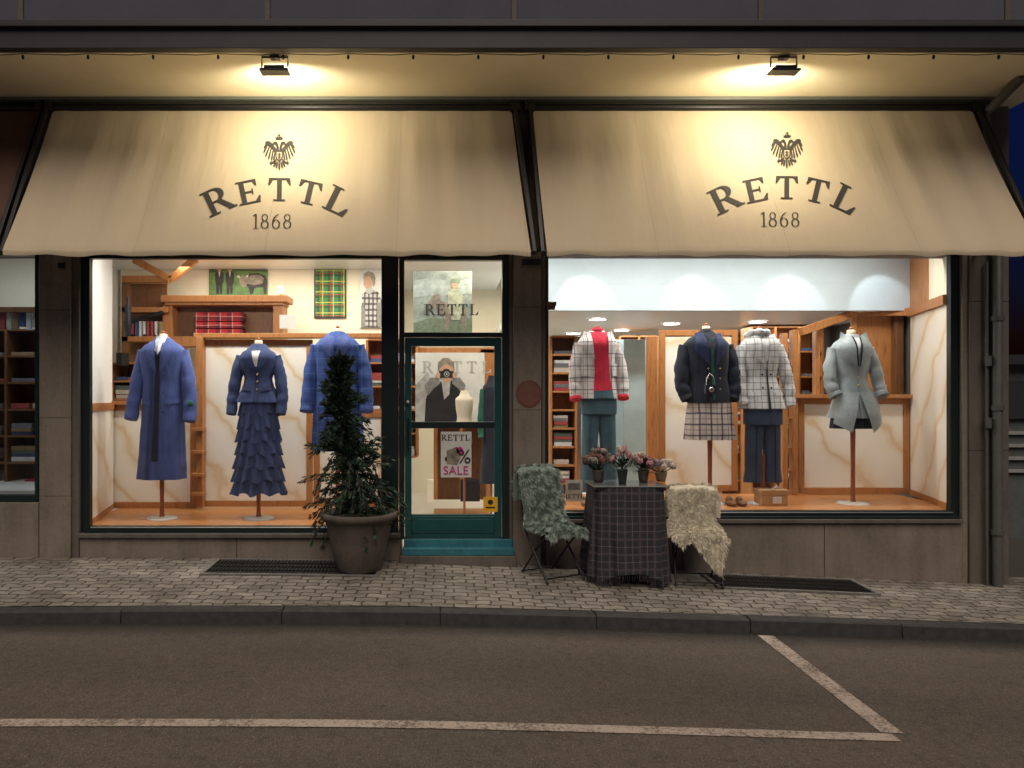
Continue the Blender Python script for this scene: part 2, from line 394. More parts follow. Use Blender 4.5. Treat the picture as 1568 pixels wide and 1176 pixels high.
i.box(XX(835,.3)-.2,XR-.13,1.40,5,2.77,2.87,CEIL)
i.box(XX(835,.3)-.2,XR-.13,1.30,1.40,2.77,3.55,BULK)
i.box(XX(835,.3)-.25,XX(835,.3)-.2,.31,1.4,2.77,3.5,BULK)
i.box(-4.6,XX(612,3),3.0,3.1,.12,3.55,CREAM)
i.box(-4.13,-4.07,.3,1.45,.12,3.55,WHITE); i.box(-4.75,-4.07,1.451,1.5,.12,3.55,WHITE); i.box(-4.75,-4.65,1.501,5,.12,3.55,WHITE)
i.box(-9,-4.131,1.40,1.45,.12,3.55,CREAM)
i.build('interior_walls',B0)
d=MB()
ZL=ZZ(805,.1); ZRt=ZZ(781,.1)
d.box(XX(118,.3),XX(600,.1),.13,1.42,-.4,ZL,WOODH)
d.box(XX(836,.1),XX(1474,.2),.13,1.42,-.4,ZRt,WOODH)
a0=(XX(137,.12),.12); a1=(XX(172,1.3),1.3)
def vwall(a,b,z0,z1,mat,t=.05,off=0):
    A_=Vector((a[0],a[1],0)); B_=Vector((b[0],b[1],0))
    n=Vector((-(B_-A_).y,(B_-A_).x,0)).normalized()
    A_+=n*off;B_+=n*off
    P=[A_,B_,B_+n*t,A_+n*t]
    d.face([(q.x,q.y,z0) for q in P],mat); d.face([(q.x,q.y,z1) for q in P],mat)
    for q,r_ in zip(P,P[1:]+P[:1]): d.face([(q.x,q.y,z0),(r_.x,r_.y,z0),(r_.x,r_.y,z1),(q.x,q.y,z1)],mat)
vwall(a0,a1,ZL+.002,3.5,WHITE)
vwall(a0,a1,ZZ(628,.7),ZZ(617,.7),WOOD,.03,-.03); vwall(a0,a1,ZL+.002,ZL+.06,WOOD,.02,-.02)
vwall(a0,a1,ZL+.06,ZZ(628,.7)-.002,MARBLE,.012,-.013)
b0=(XX(1452,.12),.12); b1=(XX(1396,1.3),1.3)
vwall(b1,b0,ZRt+.002,3.5,CREAM,.05,0)
vwall(b1,b0,ZZ(476,.7),ZZ(462,.7),WOOD,.05,-.05)
vwall(b1,b0,ZRt+.002,ZRt+.07,WOOD,.02,-.02); vwall(b1,b0,ZRt+.07,ZZ(476,.7)-.002,MARBLE,.012,-.013)
vwall(b1,(XX(1424,.7),.7),ZZ(462,.7)+.002,3.5,WOOD,.02,-.021)
d.build('window_display_base',B0,.003)
def panel(q,px0,px1,py0,py1,y,mat=MARBLE,fw=.07,back=True):
    x0,x1=XX(px0,y),XX(px1,y); z1,z0=ZZ(py0,y),ZZ(py1,y)
    q.box(x0,x0+fw,y,y+.05,z0,z1,WOOD); q.box(x1-fw,x1,y,y+.05,z0,z1,WOOD)
    q.box(x0+fw,x1-fw,y,y+.05,z1-fw,z1,WOOD); q.box(x0+fw,x1-fw,y,y+.05,z0,z0+fw,WOOD)
    q.box(x0+fw,x1-fw,y+.015,y+.035,z0+fw,z1-fw,mat)
q=MB()
panel(q,163,300,620,778,1.32); q.pbox(160,302,614,620,1.26,1.40,WOOD)
panel(q,305,478,520,776,1.30); q.pbox(296,590,510,517,1.22,1.42,WOOD)
panel(q,480,592,630,776,1.31)
q.pbox(300,310,516,778,1.2,1.3,WOOD)
for z in (655,690,725,755): q.pbox(292,310,z,z+5,1.15,1.3,WOOD)
panel(q,1010,1130,505,752,1.33)
panel(q,1223,1393,610,756,1.31); q.pbox(1214,1400,604,610,1.22,1.40,WOOD)
q.pbox(1199,1207,510,758,1.2,1.3,WOOD); q.pbox(1214,1222,505,758,1.25,1.35,WOOD)
for z in (560,600,640,685,720): q.pbox(1200,1222,z,z+5,1.3,1.5,WOOD)
q.pbox(992,1006,515,755,1.3,1.4,WOOD)
q.obox(W(1226,508,1.2),W(1312,478,1.5),.06,.09,WOOD); q.obox(W(1312,478,1.5),W(1396,478,1.3),.06,.09,WOOD)
q.pbox(1305,1312,482,604,1.5,1.55,WOOD); q.pbox(1312,1392,484,604,1.55,1.6,WOOD)
q.pbox(1372,1384,484,604,1.45,1.55,WOODD); q.pbox(1250,1256,500,604,1.4,1.5,WOOD)
q.build('display_partition',B0,.004)
GC=[cloth('folded_%d'%k,c) for k,c in enumerate([(.05,.08,.2),(.3,.05,.05),(.5,.45,.38),(.08,.12,.1),(.15,.15,.17),(.6,.6,.62),(.25,.18,.1)])]
def shelving(name,px0,px1,py0,py1,y,rows,cols=1,dep=.35,mat=WOOD,fill=.8):
    s=MB(); x0,x1=XX(px0,y),XX(px1,y); z1,z0=ZZ(py0,y),ZZ(py1,y); t=.03
    for c in range(cols+1):
        x=x0+(x1-x0-t)*c/cols; s.box(x,x+t,y,y+dep,z0,z1,mat)
    s.box(x0,x1,y+dep+.001,y+dep+.02,z0,z1,mat)
    for r_ in range(rows+1):
        z=z0+(z1-z0)*r_/rows; 
        for c in range(cols):
            xa=x0+(x1-x0-t)*c/cols+t+.001; xb=x0+(x1-x0-t)*(c+1)/cols-.001
            s.box(xa,xb,y+.004,y+dep,z-.012,z+.012,mat)
            if r_<rows:
                H=(z1-z0)/rows; x=xa+.02
                while x<xb-.1:
                    wd=min(U(.12,.3),xb-x-.01); zz=z+.014
                    for kk in range(random.randint(1,4)):
                        h=U(.03,.06)
                        if zz+h<z+H-.04 and R()<fill: s.box(x+U(0,.01),x+wd-U(0,.01),y+.03+U(0,.02),y+dep-.02,zz,zz+h,random.choice(GC)); zz+=h+.002
                    x+=wd+.02
    return s.build(name,None,.003)
shelving('wall_shelving',842,884,515,770,1.9,9,1)
shelving('wall_shelving.001',948,1010,515,760,3.6,7,2)
shelving('wall_shelving.002',1150,1262,500,770,3.0,7,3)
shelving('wall_shelving.003',168,212,556,640,1.9,3,1)
shelving('wall_shelving.004',1035,1140,520,780,4.4,6,3)
shelving('wall_shelving.005',560,640,520,700,2.4,5,2)
s=MB(); y=2.3
s.pbox(246,440,452,462,y-.08,y+.3,WOOD); s.pbox(252,434,462,467,y-.04,y+.3,WOOD)
for a,b_ in ((249,264),(418,433)): s.pbox(a,b_,467,530,y,y+.3,WOOD)
s.pbox(264,418,467,530,y+.22,y+.3,WOODD); s.pbox(250,432,515,530,y-.02,y+.3,WOOD)
s.build('wooden_shelf_unit',None,.004)
TRED=plaid('red_tartan',(.45,.02,.03),[('x',.16,.35,0,(.03,.01,.02),.6),('z',.12,.35,0,(.03,.01,.02),.6),('x',.16,.06,.6,(.6,.5,.4),.6),('z',.12,.06,.6,(.6,.5,.4),.6)])
s=MB(); s.pbox(297,371,478,492,y+.0,y+.2,TRED); s.pbox(299,370,493,503,y+.0,y+.2,TRED); s.pbox(297,371,504,514,y+.0,y+.2,TRED)
s.build('tartan_blanket_stack',None,.012)
s=MB(); q_=W(430,452,2.35)
s.lathe(q_,[(.001,0),(.035,.001),(.045,.04),(.02,.09),(.03,.12),(.001,.13)],WHITE,16); s.build('ceramic_ornament')
s=MB(); s.pbox(428,452,482,503,2.15,2.16,WHITE); s.build('price_card')
s=MB(); y=2.2
s.obox(W(206,398,y),W(262,428,y),.08,.09,WOOD); s.obox(W(262,428,y),W(300,396,y),.08,.09,WOOD); s.pbox(186,256,422,432,y,y+.1,WOOD)
s.pbox(186,196,432,600,y,y+.1,WOODD); s.pbox(186,256,470,478,y,y+.2,WOOD); s.pbox(186,256,515,523,y,y+.2,WOOD)
s.pbox(186,256,434,560,y+.3,y+.32,WOODD)
s.obox(W(190,495,y),W(250,478,y),.03,.05,METAL)
for a in range(9): q_=W(196+a*6,492,y+.02); s.box(q_.x-.012,q_.x+.018,y+.02,y+.2,q_.z-U(.16,.22),q_.z,random.choice(GC))
s.build('timber_clothes_rack',None,.004)
s=MB(); s.pbox(178,187,540,560,1.7,1.9,METAL); s.tube([W(196,468,1.5),W(196,498,1.5)],.04,METAL); s.tube([W(196,455,1.5),W(196,468,1.5)],.02,METAL); s.tube([W(196,498,1.5),W(196,515,1.5)],[.05,.03],METAL); s.build('wall_lantern')
# ---- posters
PW=mk('poster_paper',(.66,.66,.62),.5,.1); PG=mk('poster_field_green',(.10,.21,.06),.5,.45,12); PK=mk('poster_black',(.02,.02,.022),.5,.3)
PS=mk('poster_skin',(.55,.33,.22),.5,.15); PB=mk('poster_greybrown',(.26,.22,.18),.5,.6,14); PGG=mk('poster_grey_green',(.27,.31,.28),.5,.5,8); PSKY=mk('poster_sky',(.45,.5,.52),.5,.2)
PMG=mk('poster_magenta',(.55,.02,.25),.5,.1); PGR=mk('poster_mid_grey',(.22,.22,.21),.5,.4,20); PLG=mk('poster_light_grey',(.42,.42,.39),.5,.3,12)
MTR=mk('poster_dark_trees',(.05,.08,.04),.5,.4,20)
TGR=plaid('green_tartan',(.05,.22,.09),[('x',.15,.3,0,(.02,.05,.03),.6),('z',.15,.3,0,(.02,.05,.03),.6),('x',.15,.08,.5,(.65,.6,.1),.8),('z',.15,.08,.5,(.65,.6,.1),.8),('x',.15,.06,.75,(.5,.05,.05),.8),('z',.15,.06,.75,(.5,.05,.05),.8)])
def pe(s,cx,cy,rx,ry,y,mat,rot=0,n=18):
    ca,sa=math.cos(rot),math.sin(rot)
    s.face([W(cx+rx*math.cos(a)*ca-ry*math.sin(a)*sa, cy+rx*math.cos(a)*sa+ry*math.sin(a)*ca,y) for a in [-2*math.pi*j/n for j in range(n)]],mat)
def pp(s,pts,y,mat): s.face([W(a,b,y) for a,b in pts],mat)
y=2.97
s=MB(); s.pbox(320,410,394,452,y,y+.025,PSKY); y1=y-.003; pp(s,[(320,408),(345,403),(375,406),(410,402),(410,418),(320,418)],y1+.001,MTR); pp(s,[(320,418),(350,414),(410,416),(410,452),(320,452)],y1,PG)
y2=y-.006
for cx in (336,352): pe(s,cx,411,3.6,4.6,y2-.003,PS); pe(s,cx,407.5,5,2.6,y2-.006,PK); pp(s,[(cx-6.5,418),(cx-3,416),(cx+3,416),(cx+6.5,418),(cx+6.5,432),(cx+4.5,434),(cx+4,450),(cx+1,450),(cx,438),(cx-1,450),(cx-5,450),(cx-5,434),(cx-6.5,432)],y2,PK); pp(s,[(cx-1.5,416),(cx+1.5,416),(cx,425)],y2-.002,PW)
pp(s,[(374,424),(382,419),(396,418),(406,422),(409,430),(408,450),(404,450),(403,440),(396,440),(390,441),(387,450),(383,450),(381,440),(376,437)],y2,PK); pp(s,[(378,425),(386,421),(398,421),(404,426),(402,434),(388,437),(379,434)],y2-.002,PB)
pp(s,[(366,426),(371,422),(378,424),(380,432),(377,439),(371,440),(367,434)],y2-.003,PB); pp(s,[(362,424),(368,426),(366,421)],y2-.004,PW); pp(s,[(376,423),(381,420),(379,425)],y2-.004,PW)
s.build('wall_poster')
s=MB(); s.pbox(481,530,410,487,y,y+.025,PK); s.pbox(483,528,412,485,y-.006,y,TGR); s.build('tartan_picture')
s=MB(); s.pbox(551,592,398,502,y,y+.025,PW)
CHK=plaid('poster_knit',(.5,.5,.5),[('x',.06,.4,0,(.03,.03,.03),.8),('z',.08,.4,0,(.05,.05,.05),.8)])
pp(s,[(554,452),(560,446),(572,444),(580,448),(584,460),(583,502),(553,502)],y1-.003,CHK); pp(s,[(553,468),(558,464),(560,500),(553,502)],y1-.004,PGR); pp(s,[(577,462),(584,464),(584,500),(578,500)],y1-.004,PGR)
pp(s,[(557,427),(559,421),(567,419),(571,424),(571,434),(567,443),(561,443),(557,436)],y1-.004,PS); pp(s,[(556,427),(557,419),(564,415),(572,418),(575,426),(574,436),(571,440),(570,428),(564,422)],y1-.006,PB); pp(s,[(561,442),(569,440),(572,447),(566,450),(560,448)],y1-.005,PLG)
s.pbox(556,592,396,412,y-.014,y-.012,PK); s.build('wall_poster.001')
s=MB(); y=1.2; s.pbox(633,723,415,509,y,y+.02,PGG); y1=y-.004
SAGE=mk('poster_sage',(.40,.43,.31),.5,.5,20); MOSS=mk('poster_moss',(.17,.22,.15),.5,.4,20); FOG=mk('poster_fog',(.36,.41,.385),.5,.4,10)
pp(s,[(633,430),(660,424),(690,432),(723,426),(723,450),(633,455)],y1+.002,FOG)
pp(s,[(633,495),(660,486),(700,492),(723,486),(723,509),(633,509)],y1+.001,MOSS)
pp(s,[(655,464),(664,452),(672,450),(674,460),(684,464),(706,466),(714,474),(714,505),(709,505),(706,486),(690,488),(686,505),(681,505),(678,484),(668,474),(660,470)],y1,PB)
pp(s,[(686,448),(692,442),(702,443),(708,452),(710,474),(704,490),(692,490),(686,470)],y1-.002,SAGE); pe(s,696,436,5,6.5,y1-.004,PS); pe(s,697,430,8,3.5,y1-.006,MOSS)
flat_word(s,'RETTL',692,474,17,y1-.008,INK,1.0)
s.build('wall_poster.002')
s=MB(); y=1.9; s.pbox(636,742,540,648,y,y+.02,PW); y1=y-.004
pp(s,[(636,590),(655,570),(668,600),(664,648),(636,648)],y1+.001,PLG)
flat_word(s,'RETTL',700,562,18,y1,PLG,1.25)
pp(s,[(652,612),(656,598),(664,588),(676,584),(692,583),(704,592),(710,612),(712,648),(650,648)],y1-.001,PK); pp(s,[(676,584),(690,583),(688,604),(680,612)],y1-.002,PLG)
pp(s,[(655,606),(650,590),(660,578),(672,579),(674,587),(664,595)],y1-.003,PGR); pp(s,[(709,606),(713,590),(704,578),(694,579),(692,587),(702,595)],y1-.003,PGR)
pp(s,[(673,566),(675,557),(684,552),(692,557),(694,568),(691,581),(684,587),(677,582)],y1-.004,PS); pp(s,[(671,568),(671,556),(678,548),(687,548),(695,555),(696,568),(692,561),(684,557),(676,561)],y1-.006,PB)
pp(s,[(672,568),(678,568),(680,565),(687,565),(689,568),(695,568),(695,578),(672,578)],y1-.008,PK); pe(s,684,573,4.2,4.2,y1-.010,PLG); pe(s,684,573,3.0,3.0,y1-.011,PK); pe(s,684,573,1.2,1.2,y1-.012,PW); pe(s,671,575,3.2,5,y1-.010,PS); pe(s,696,575,3.2,5,y1-.010,PS)
s.build('wall_poster.003')
s=MB(); y=.05; s.pbox(675,722,661,731,y,y+.004,PW); y1=y-.003
pe(s,688,703,7,5,y1,PK); pp(s,[(684,690),(700,684),(706,700),(700,712),(684,710)],y1-.001,PB); pe(s,704,690,5,6,y1-.001,PMG); 
flat_word(s,'RETTL',698,670,9,y1-.002,INK,1.0)
o=s.build('sale_sign'); text('SALE',698,721,.042,.125,PMG,o); text('%',711,700,.042,.2,PK,o)
s=MB(); YEL=mk('yellow_sign',(.8,.42,.02),.5,.1); s.pbox(740,762,761,784,.045,.05,YEL); pe(s,751,769,4,4,.042,PK); s.pbox(744,758,776,778,.041,.043,PK); s.build('yellow_door_sign')
s=MB(); s.pbox(866,892,735,768,.25,.255,PW); flat_word(s,'RETTL',879,760,7,.245,INK,.9); s.pbox(870,888,740,750,.24,.245,PGR); s.build('window_placard')
# ================================================================== windows and door (children of the building)
f=MB()
def frame(px0,px1,py0,py1,l,r_,t,b_,y0=.05,y1=.12,mat=FRAME):
    f.pbox(px0,px0+l,py0,py1,y0,y1,mat); f.pbox(px1-r_,px1,py0,py1,y0,y1,mat)
    x0,x1=px0+l,px1-r_
    f.pbox(x0,x1,py0,py0+t,y0,y1,mat); f.pbox(x0,x1,py1-b_,py1,y0,y1,mat)
frame(122,610,386,820,15,26,10,14); f.pbox(128,600,816,819,.0,.05,FRAME)
frame(835,1474,384,798,5,18,5,16); f.pbox(840,1470,791,797,.0,.05,FRAME)
ALU=mk('alu_strip',(.4,.42,.42),.3,.1,5,0,60,.8)
f.pbox(838,1460,784,786,.04,.05,ALU); f.pbox(138,584,807,809,.04,.05,ALU)
frame(-300,58,386,772,5,5,5,14); f.pbox(-150,-142,395,760,.06,.12,FRAME)
f.build('window_frames',B0,.004)
f=MB()
frame(611,781,386,826,8,12,12,2,y0=.04,y1=.13,mat=FRAME)
f.pbox(619,769,509,516,.045,.125,FRAME)
frame(620,768,517,824,10,11,13,36,y0=.06,y1=.11,mat=DOORG)
f.pbox(630,757,646,656,.065,.11,FRAME)
f.pbox(630,757,791,816,.05,.06,DOORG); f.pbox(640,748,795,812,.045,.05,DOORG)
f.ell(W(624,616,.03),(.02,.03,.02),ALU); f.tube([W(625,640,.02),W(625,690,.02)],.012,METAL); f.tube([W(625,642,.02),W(625,642,.06)],.008,METAL); f.tube([W(625,688,.02),W(625,688,.06)],.008,METAL)
f.build('shop_door',B0,.004)
f=MB(); x0,x1=XX(613,-.1),XX(791,-.1)
f.box(x0,x1,-.12,.30,-.3,ZZ(852,-.12)+.0,STONE2); f.box(x0+.02,x1-.02,-.09,.04,ZZ(852,-.12)+.001,ZZ(840,-.09),TEAL); f.box(x0+.03,x1-.03,.005,.06,ZZ(840,-.09)-.02,ZZ(826,.0),TEAL)
f.build('door_step',B0,.006)
f=MB()
for a,b_,c,d_,yy in ((136,585,395,807,.085),(839,1457,388,783,.085),(-296,54,390,760,.085),(619,769,398,509,.085),(629,758,529,789,.085)):
    f.face([W(a,d_,yy),W(b_,d_,yy),W(b_,c,yy),W(a,c,yy)],GLASS)
f.build('window_glass',B0)
f=MB(); pe(f,810,603,20,21,-.026,mk('round_plaque_red',(.15,.05,.04),.6,.2)); pe(f,810,603,17,18,-.029,mk('round_plaque_inner',(.17,.065,.05),.6,.2)); f.build('round_wall_plaque')
f=MB(); f.pbox(836,852,462,468,.0,.05,WOODD); f.pbox(838,850,468,474,.0,.04,WOODD); f.pbox(88,98,402,410,-.06,-.03,METAL); f.pbox(800,828,396,404,-.08,-.02,METAL); f.build('wall_fittings',B0)
f=MB(); f.box(-9,-4.14,.13,1.39,-.4,ZZ(752,.1),WHITE); f.build('side_display',B0)
shelving('wall_shelving.006',-160,66,505,750,.95,6,4,mat=WOODD)
f=MB(); f.pbox(-200,64,470,478,.5,.55,WOODD); 
for a in range(8): f.pbox(-20+a*10,-13+a*10,478,505-U(0,5),.52,.56,random.choice(GC))
f.build('hanging_rail')
f=MB(); xp_=XX(1527,-.1)
f.tube([(xp_,-.1,-.4),(xp_,-.1,3.2),(xp_-.02,-.04,3.35),(XX(1508,-.04),-.04,3.6),(XX(1508,-.04),-.04,4.6),(XX(1502,-.04),-.6,4.76)],[.05]*6,PIPE,14)
for z in (.35,1.6,2.5): f.tube([(xp_,-.1,z),(xp_,-.1,z+.05)],.062,PIPE,14)
for z in (ZZ(545,-.1),ZZ(640,-.1)): f.tube([(xp_-.09,-.1,z),(xp_-.09,-.1,z-.1)],.03,PIPE,10)
f.tube([(xp_-.09,-.08,-.3),(xp_-.09,-.08,3.1)],.014,PIPE,8)
f.build('drainpipe')
# ================================================================== awnings
ZA=4.72; YB=-.90; ZBt=3.055; SL=(ZA-ZBt)/(-YB)
NL=math.hypot(ZA-ZBt,YB); NY=-(ZA-ZBt)/NL; NZ=-YB/NL
def folds(x,t,tc):
    mask=min(1,max(.08,(abs(x-tc)-.60)/.5))
    a=.12+.88*math.sin(math.pi*min(1,t*.60+.02))
    X=x-t*.10*math.copysign(1,x-tc)
    v=math.sin(X*2*math.pi/.43+1.6*math.sin(X*1.3))*.75+math.sin(X*2*math.pi/.22+2*math.sin(X*2.1)+.8*t)*.20*(1-.5*t)
    amp=.70+.40*noise.noise(Vector((X*.9,.3,tc)))
    n=noise.noise(Vector((x*1.6,t*.7,tc)))*.3*t
    return (v*a*amp+n)*.0185*mask-.030*math.sin(math.pi*t)
def wedge(mb,x,y,t,tc,off):
    z=ZA+y*SL; o=folds(x,t,tc)+off
    return Vector((x,y+NY*o,z+NZ*o))
def awning(name,x0t,x1t,x0b,x1b,tc,mat):
    E=empty(name); c=MB(); N=int((x1t-x0t)/.02); M=30; P=[]
    for i in range(M+1):
        t=i/M; row=[]
        for j in range(N+1):
            s=j/N; x=(x0t+(x1t-x0t)*s)*(1-t)+(x0b+(x1b-x0b)*s)*t
            row.append(wedge(c,x,YB*t,t,tc,0))
        P.append(row)
    last=P[-1]; P.append([q+Vector((0,-.006,-.018)) for q in last]); P.append([q+Vector((0,.0,-.05-.006*math.sin(q.x*9))) for q in last])
    c.grid(P,mat); c.build('canvas',E)
    h=MB(); h.tube([(x0b-.03,YB+.045,ZBt-.01),(x1b+.03,YB+.045,ZBt-.01)],.02,METAL)
    h.tube([(x0t-.04,-.04,ZA-.05),(x1t+.04,-.04,ZA-.05)],.035,METAL)
    for xt,xb in ((x0t-.035,x0b-.035),(x1t+.035,x1b+.035)):
        h.obox((xt,-.06,ZA-.03),(xb,YB+.04,ZBt-.02),.035,.06,METAL)
        h.obox((xt,-.05,ZBt+.15),(xb,YB+.04,ZBt-.0),.03,.035,METAL)
        h.box(xt-.05,xt+.05,-.11,-.002,ZA-.10,ZA,METAL)
    h.build('frame',E,.003); return E
tc1=XX(425,-.5); tc2=XX(1208,-.5)
A1=awning('awning',-3.97,.68,-3.96,.78,tc1,AWN)
A2=awning('awning.001',.90,5.36,.925,5.36,tc2,AWN)
A3=awning('awning.002',-9,-4.10,-9,-4.10,-20,AWNB)
f=MB(); f.box(.72,.86,-.05,-.001,3.25,4.68,METAL); f.build('awning_gap_post',B0,.005)
def on_awn(px,py,tc,off=.007):
    a=(HY-py)/F; d=(CZ-ZA+SL*D)/(SL-a); y=d-D; x=(px-VX)/F*d
    return wedge(None,x,y,y/YB,tc,off)
def put(mb,ch,px,py,h,rot,tc,wf=1.0):
    q,w_=patches(ch); ca,sa=math.cos(rot),math.sin(rot)
    for Q in q:
        def mp(x,y):
            X=(x-w_/2)*h*wf; Y=-(y)*h
            return on_awn(px+X*ca-Y*sa,py+X*sa+Y*ca,tc)
        n=6 if max(abs(Q[0][0]-Q[2][0]),abs(Q[0][1]-Q[2][1]))>.2 else 1
        P=[]
        for a in range(n+1):
            row=[]
            for b_ in range(n+1):
                s,t=a/n,b_/n
                x=(Q[0][0]*(1-s)+Q[1][0]*s)*(1-t)+(Q[3][0]*(1-s)+Q[2][0]*s)*t
                y=(Q[0][1]*(1-s)+Q[1][1]*s)*(1-t)+(Q[3][1]*(1-s)+Q[2][1]*s)*t
                row.append(mp(x,y))
            P.append(row)
        mb.grid(P,INK,False)
def emblem(mb,cx,cy,k,tc):
    lay=[0]
    def poly(pts,both=True):
        lay[0]+=1
        for s in ((1,-1) if both else (1,)):
            P=[on_awn(cx+s*x*k,cy+y*k,tc,.007+lay[0]*.00012) for x,y in pts]; mb.face(P if s==1 else P[::-1],INK)
    poly([(4,-7),(8,-12),(12,-17),(16,-20),(21,-20),(23,-17),(20,-14),(16,-12),(11,-7),(7,-1),(4,0)])
    for (bx,by),(tx_,ty_) in zip([(20,-17),(19,-14),(16,-11),(13,-8),(10,-5),(7,-2)],[(25,-8),(26,0),(23,6),(18,10),(13,12),(9,11)]):
        dx,dy=tx_-bx,ty_-by; L=math.hypot(dx,dy); nx,ny=-dy/L,dx/L; w_=1.35
        poly([(bx+nx*w_*.8,by+ny*w_*.8),(bx+dx*.75+nx*w_*1.15,by+dy*.75+ny*w_*1.15),(tx_,ty_),(bx+dx*.75-nx*w_*1.15,by+dy*.75-ny*w_*1.15),(bx-nx*w_*.8,by-ny*w_*.8)])
    poly([(0.3,-5),(4.5,-5),(4.5,-10),(5.5,-14),(8,-15),(9,-13.5),(12.5,-13.5),(9.5,-18),(6,-19.5),(3,-18),(1.2,-13),(.3,-9)])
    poly([(0,-22),(5.5,-22),(6.5,-26.5),(4.5,-25),(3,-27.5),(0,-25)])
    poly([(0,-31),(1,-31),(1,-29.4),(2.4,-29.4),(2.4,-28.2),(1,-28.2),(1,-25),(0,-25)])
    poly([(4.2,-4),(6,-4),(6,6),(3,10.5),(0,12),(0,10),(2.2,8.8),(4.2,5)]); poly([(0,-5),(6,-5),(6,-3.6),(0,-3.6)])
    poly([(0,-1),(1.4,-1),(1.4,8),(0,8)]); poly([(1.8,0),(3.2,0),(3.2,1.3),(1.8,1.3)]); poly([(1.8,4),(3.2,4),(3.2,5.3),(1.8,5.3)])
    poly([(5.5,8),(8,11),(13,13),(15,11.5),(14.5,14),(17,15),(14,16),(13.5,18.5),(12,16),(8,14.5),(4,11.5)])
    poly([(0,13),(1.2,13),(1.8,22),(0,27)]); poly([(1.6,13),(3.6,12.6),(6.2,20),(4.8,24),(2.8,20)]); poly([(4,12.6),(5.6,13),(10,18.5),(9.6,22),(6.8,19)])
def artwork(parent,cx,cyT,tc):
    mb=MB(); Rr=205.; cyc=cyT+Rr
    for ch,th,h in (('R',-23.8,47),('E',-11.4,42),('T',.8,41),('T',12.6,42),('L',24.6,47)):
        a=math.radians(th); put(mb,ch,cx+Rr*math.sin(a),cyc-Rr*math.cos(a)*.99,h*.86,a*1.05,tc,1.18)
    for ch,ox in (('1',-26),('8',-11.5),('6',5.5),('8',23)): put(mb,ch,cx-7+ox,cyT+46,23,0,tc,1.1)
    emblem(mb,cx+3,cyT-70,.95,tc); mb.build('printed_lettering',parent)
artwork(A1,424,303,tc1); artwork(A2,1203,300,tc2)
# ================================================================== floodlights
LAMP=emis('lamp_glow',(1,.9,.7),8)
for k_,pxl in enumerate((421,1200)):
    E=empty('floodlight' if k_==0 else 'floodlight.%03d'%k_); s=MB(); y=-1.0
    x=XX(pxl,y); z=ZZ(98,y)
    s.box(x-.04,x+.04,y-.03,y+.03,ZS-.03,ZS-.002,METAL); s.tube([(x-.02,y,ZS-.03),(x-.05,y,z+.06),(x+.0,y,z+.04)],.009,METAL)
    s.tube([(x-.115,y,z-.03),(x-.115,y,z+.06),(x+.115,y,z+.06),(x+.115,y,z-.03)],.009,METAL)
    s.obox(Vector((x-.125,y,z-.07)),Vector((x+.125,y,z-.07)),.12,.022,METAL); s.obox(Vector((x-.09,y-.01,z-.045)),Vector((x+.09,y-.01,z-.045)),.07,.035,METAL)
    s.build('housing',E,.004)
    s=MB(); s.box(x-.10,x+.10,y+.0605,y+.063,z-.08,z-.06,LAMP); s.build('lens',E)
    light('SPOT','flood_lamp',(x,y+.10,z-.11),74,(1,.88,.64),target=(x,0,4.36),parent=E,spot_size=math.radians(174),spot_blend=.6,shadow_soft_size=.09)
s=MB(); pts=[]
for a in range(60):
    x=-5.4+a*.19; pts.append((x,-1.07,ZS-.012-.006*(a%3)))
s.tube(pts,.004,METAL,5)
for a in range(0,60,3):
    q=pts[a]; s.ell((q[0],q[1],q[2]-.03),(.012,.012,.022),METAL,8,6)
s.build('string_lights')
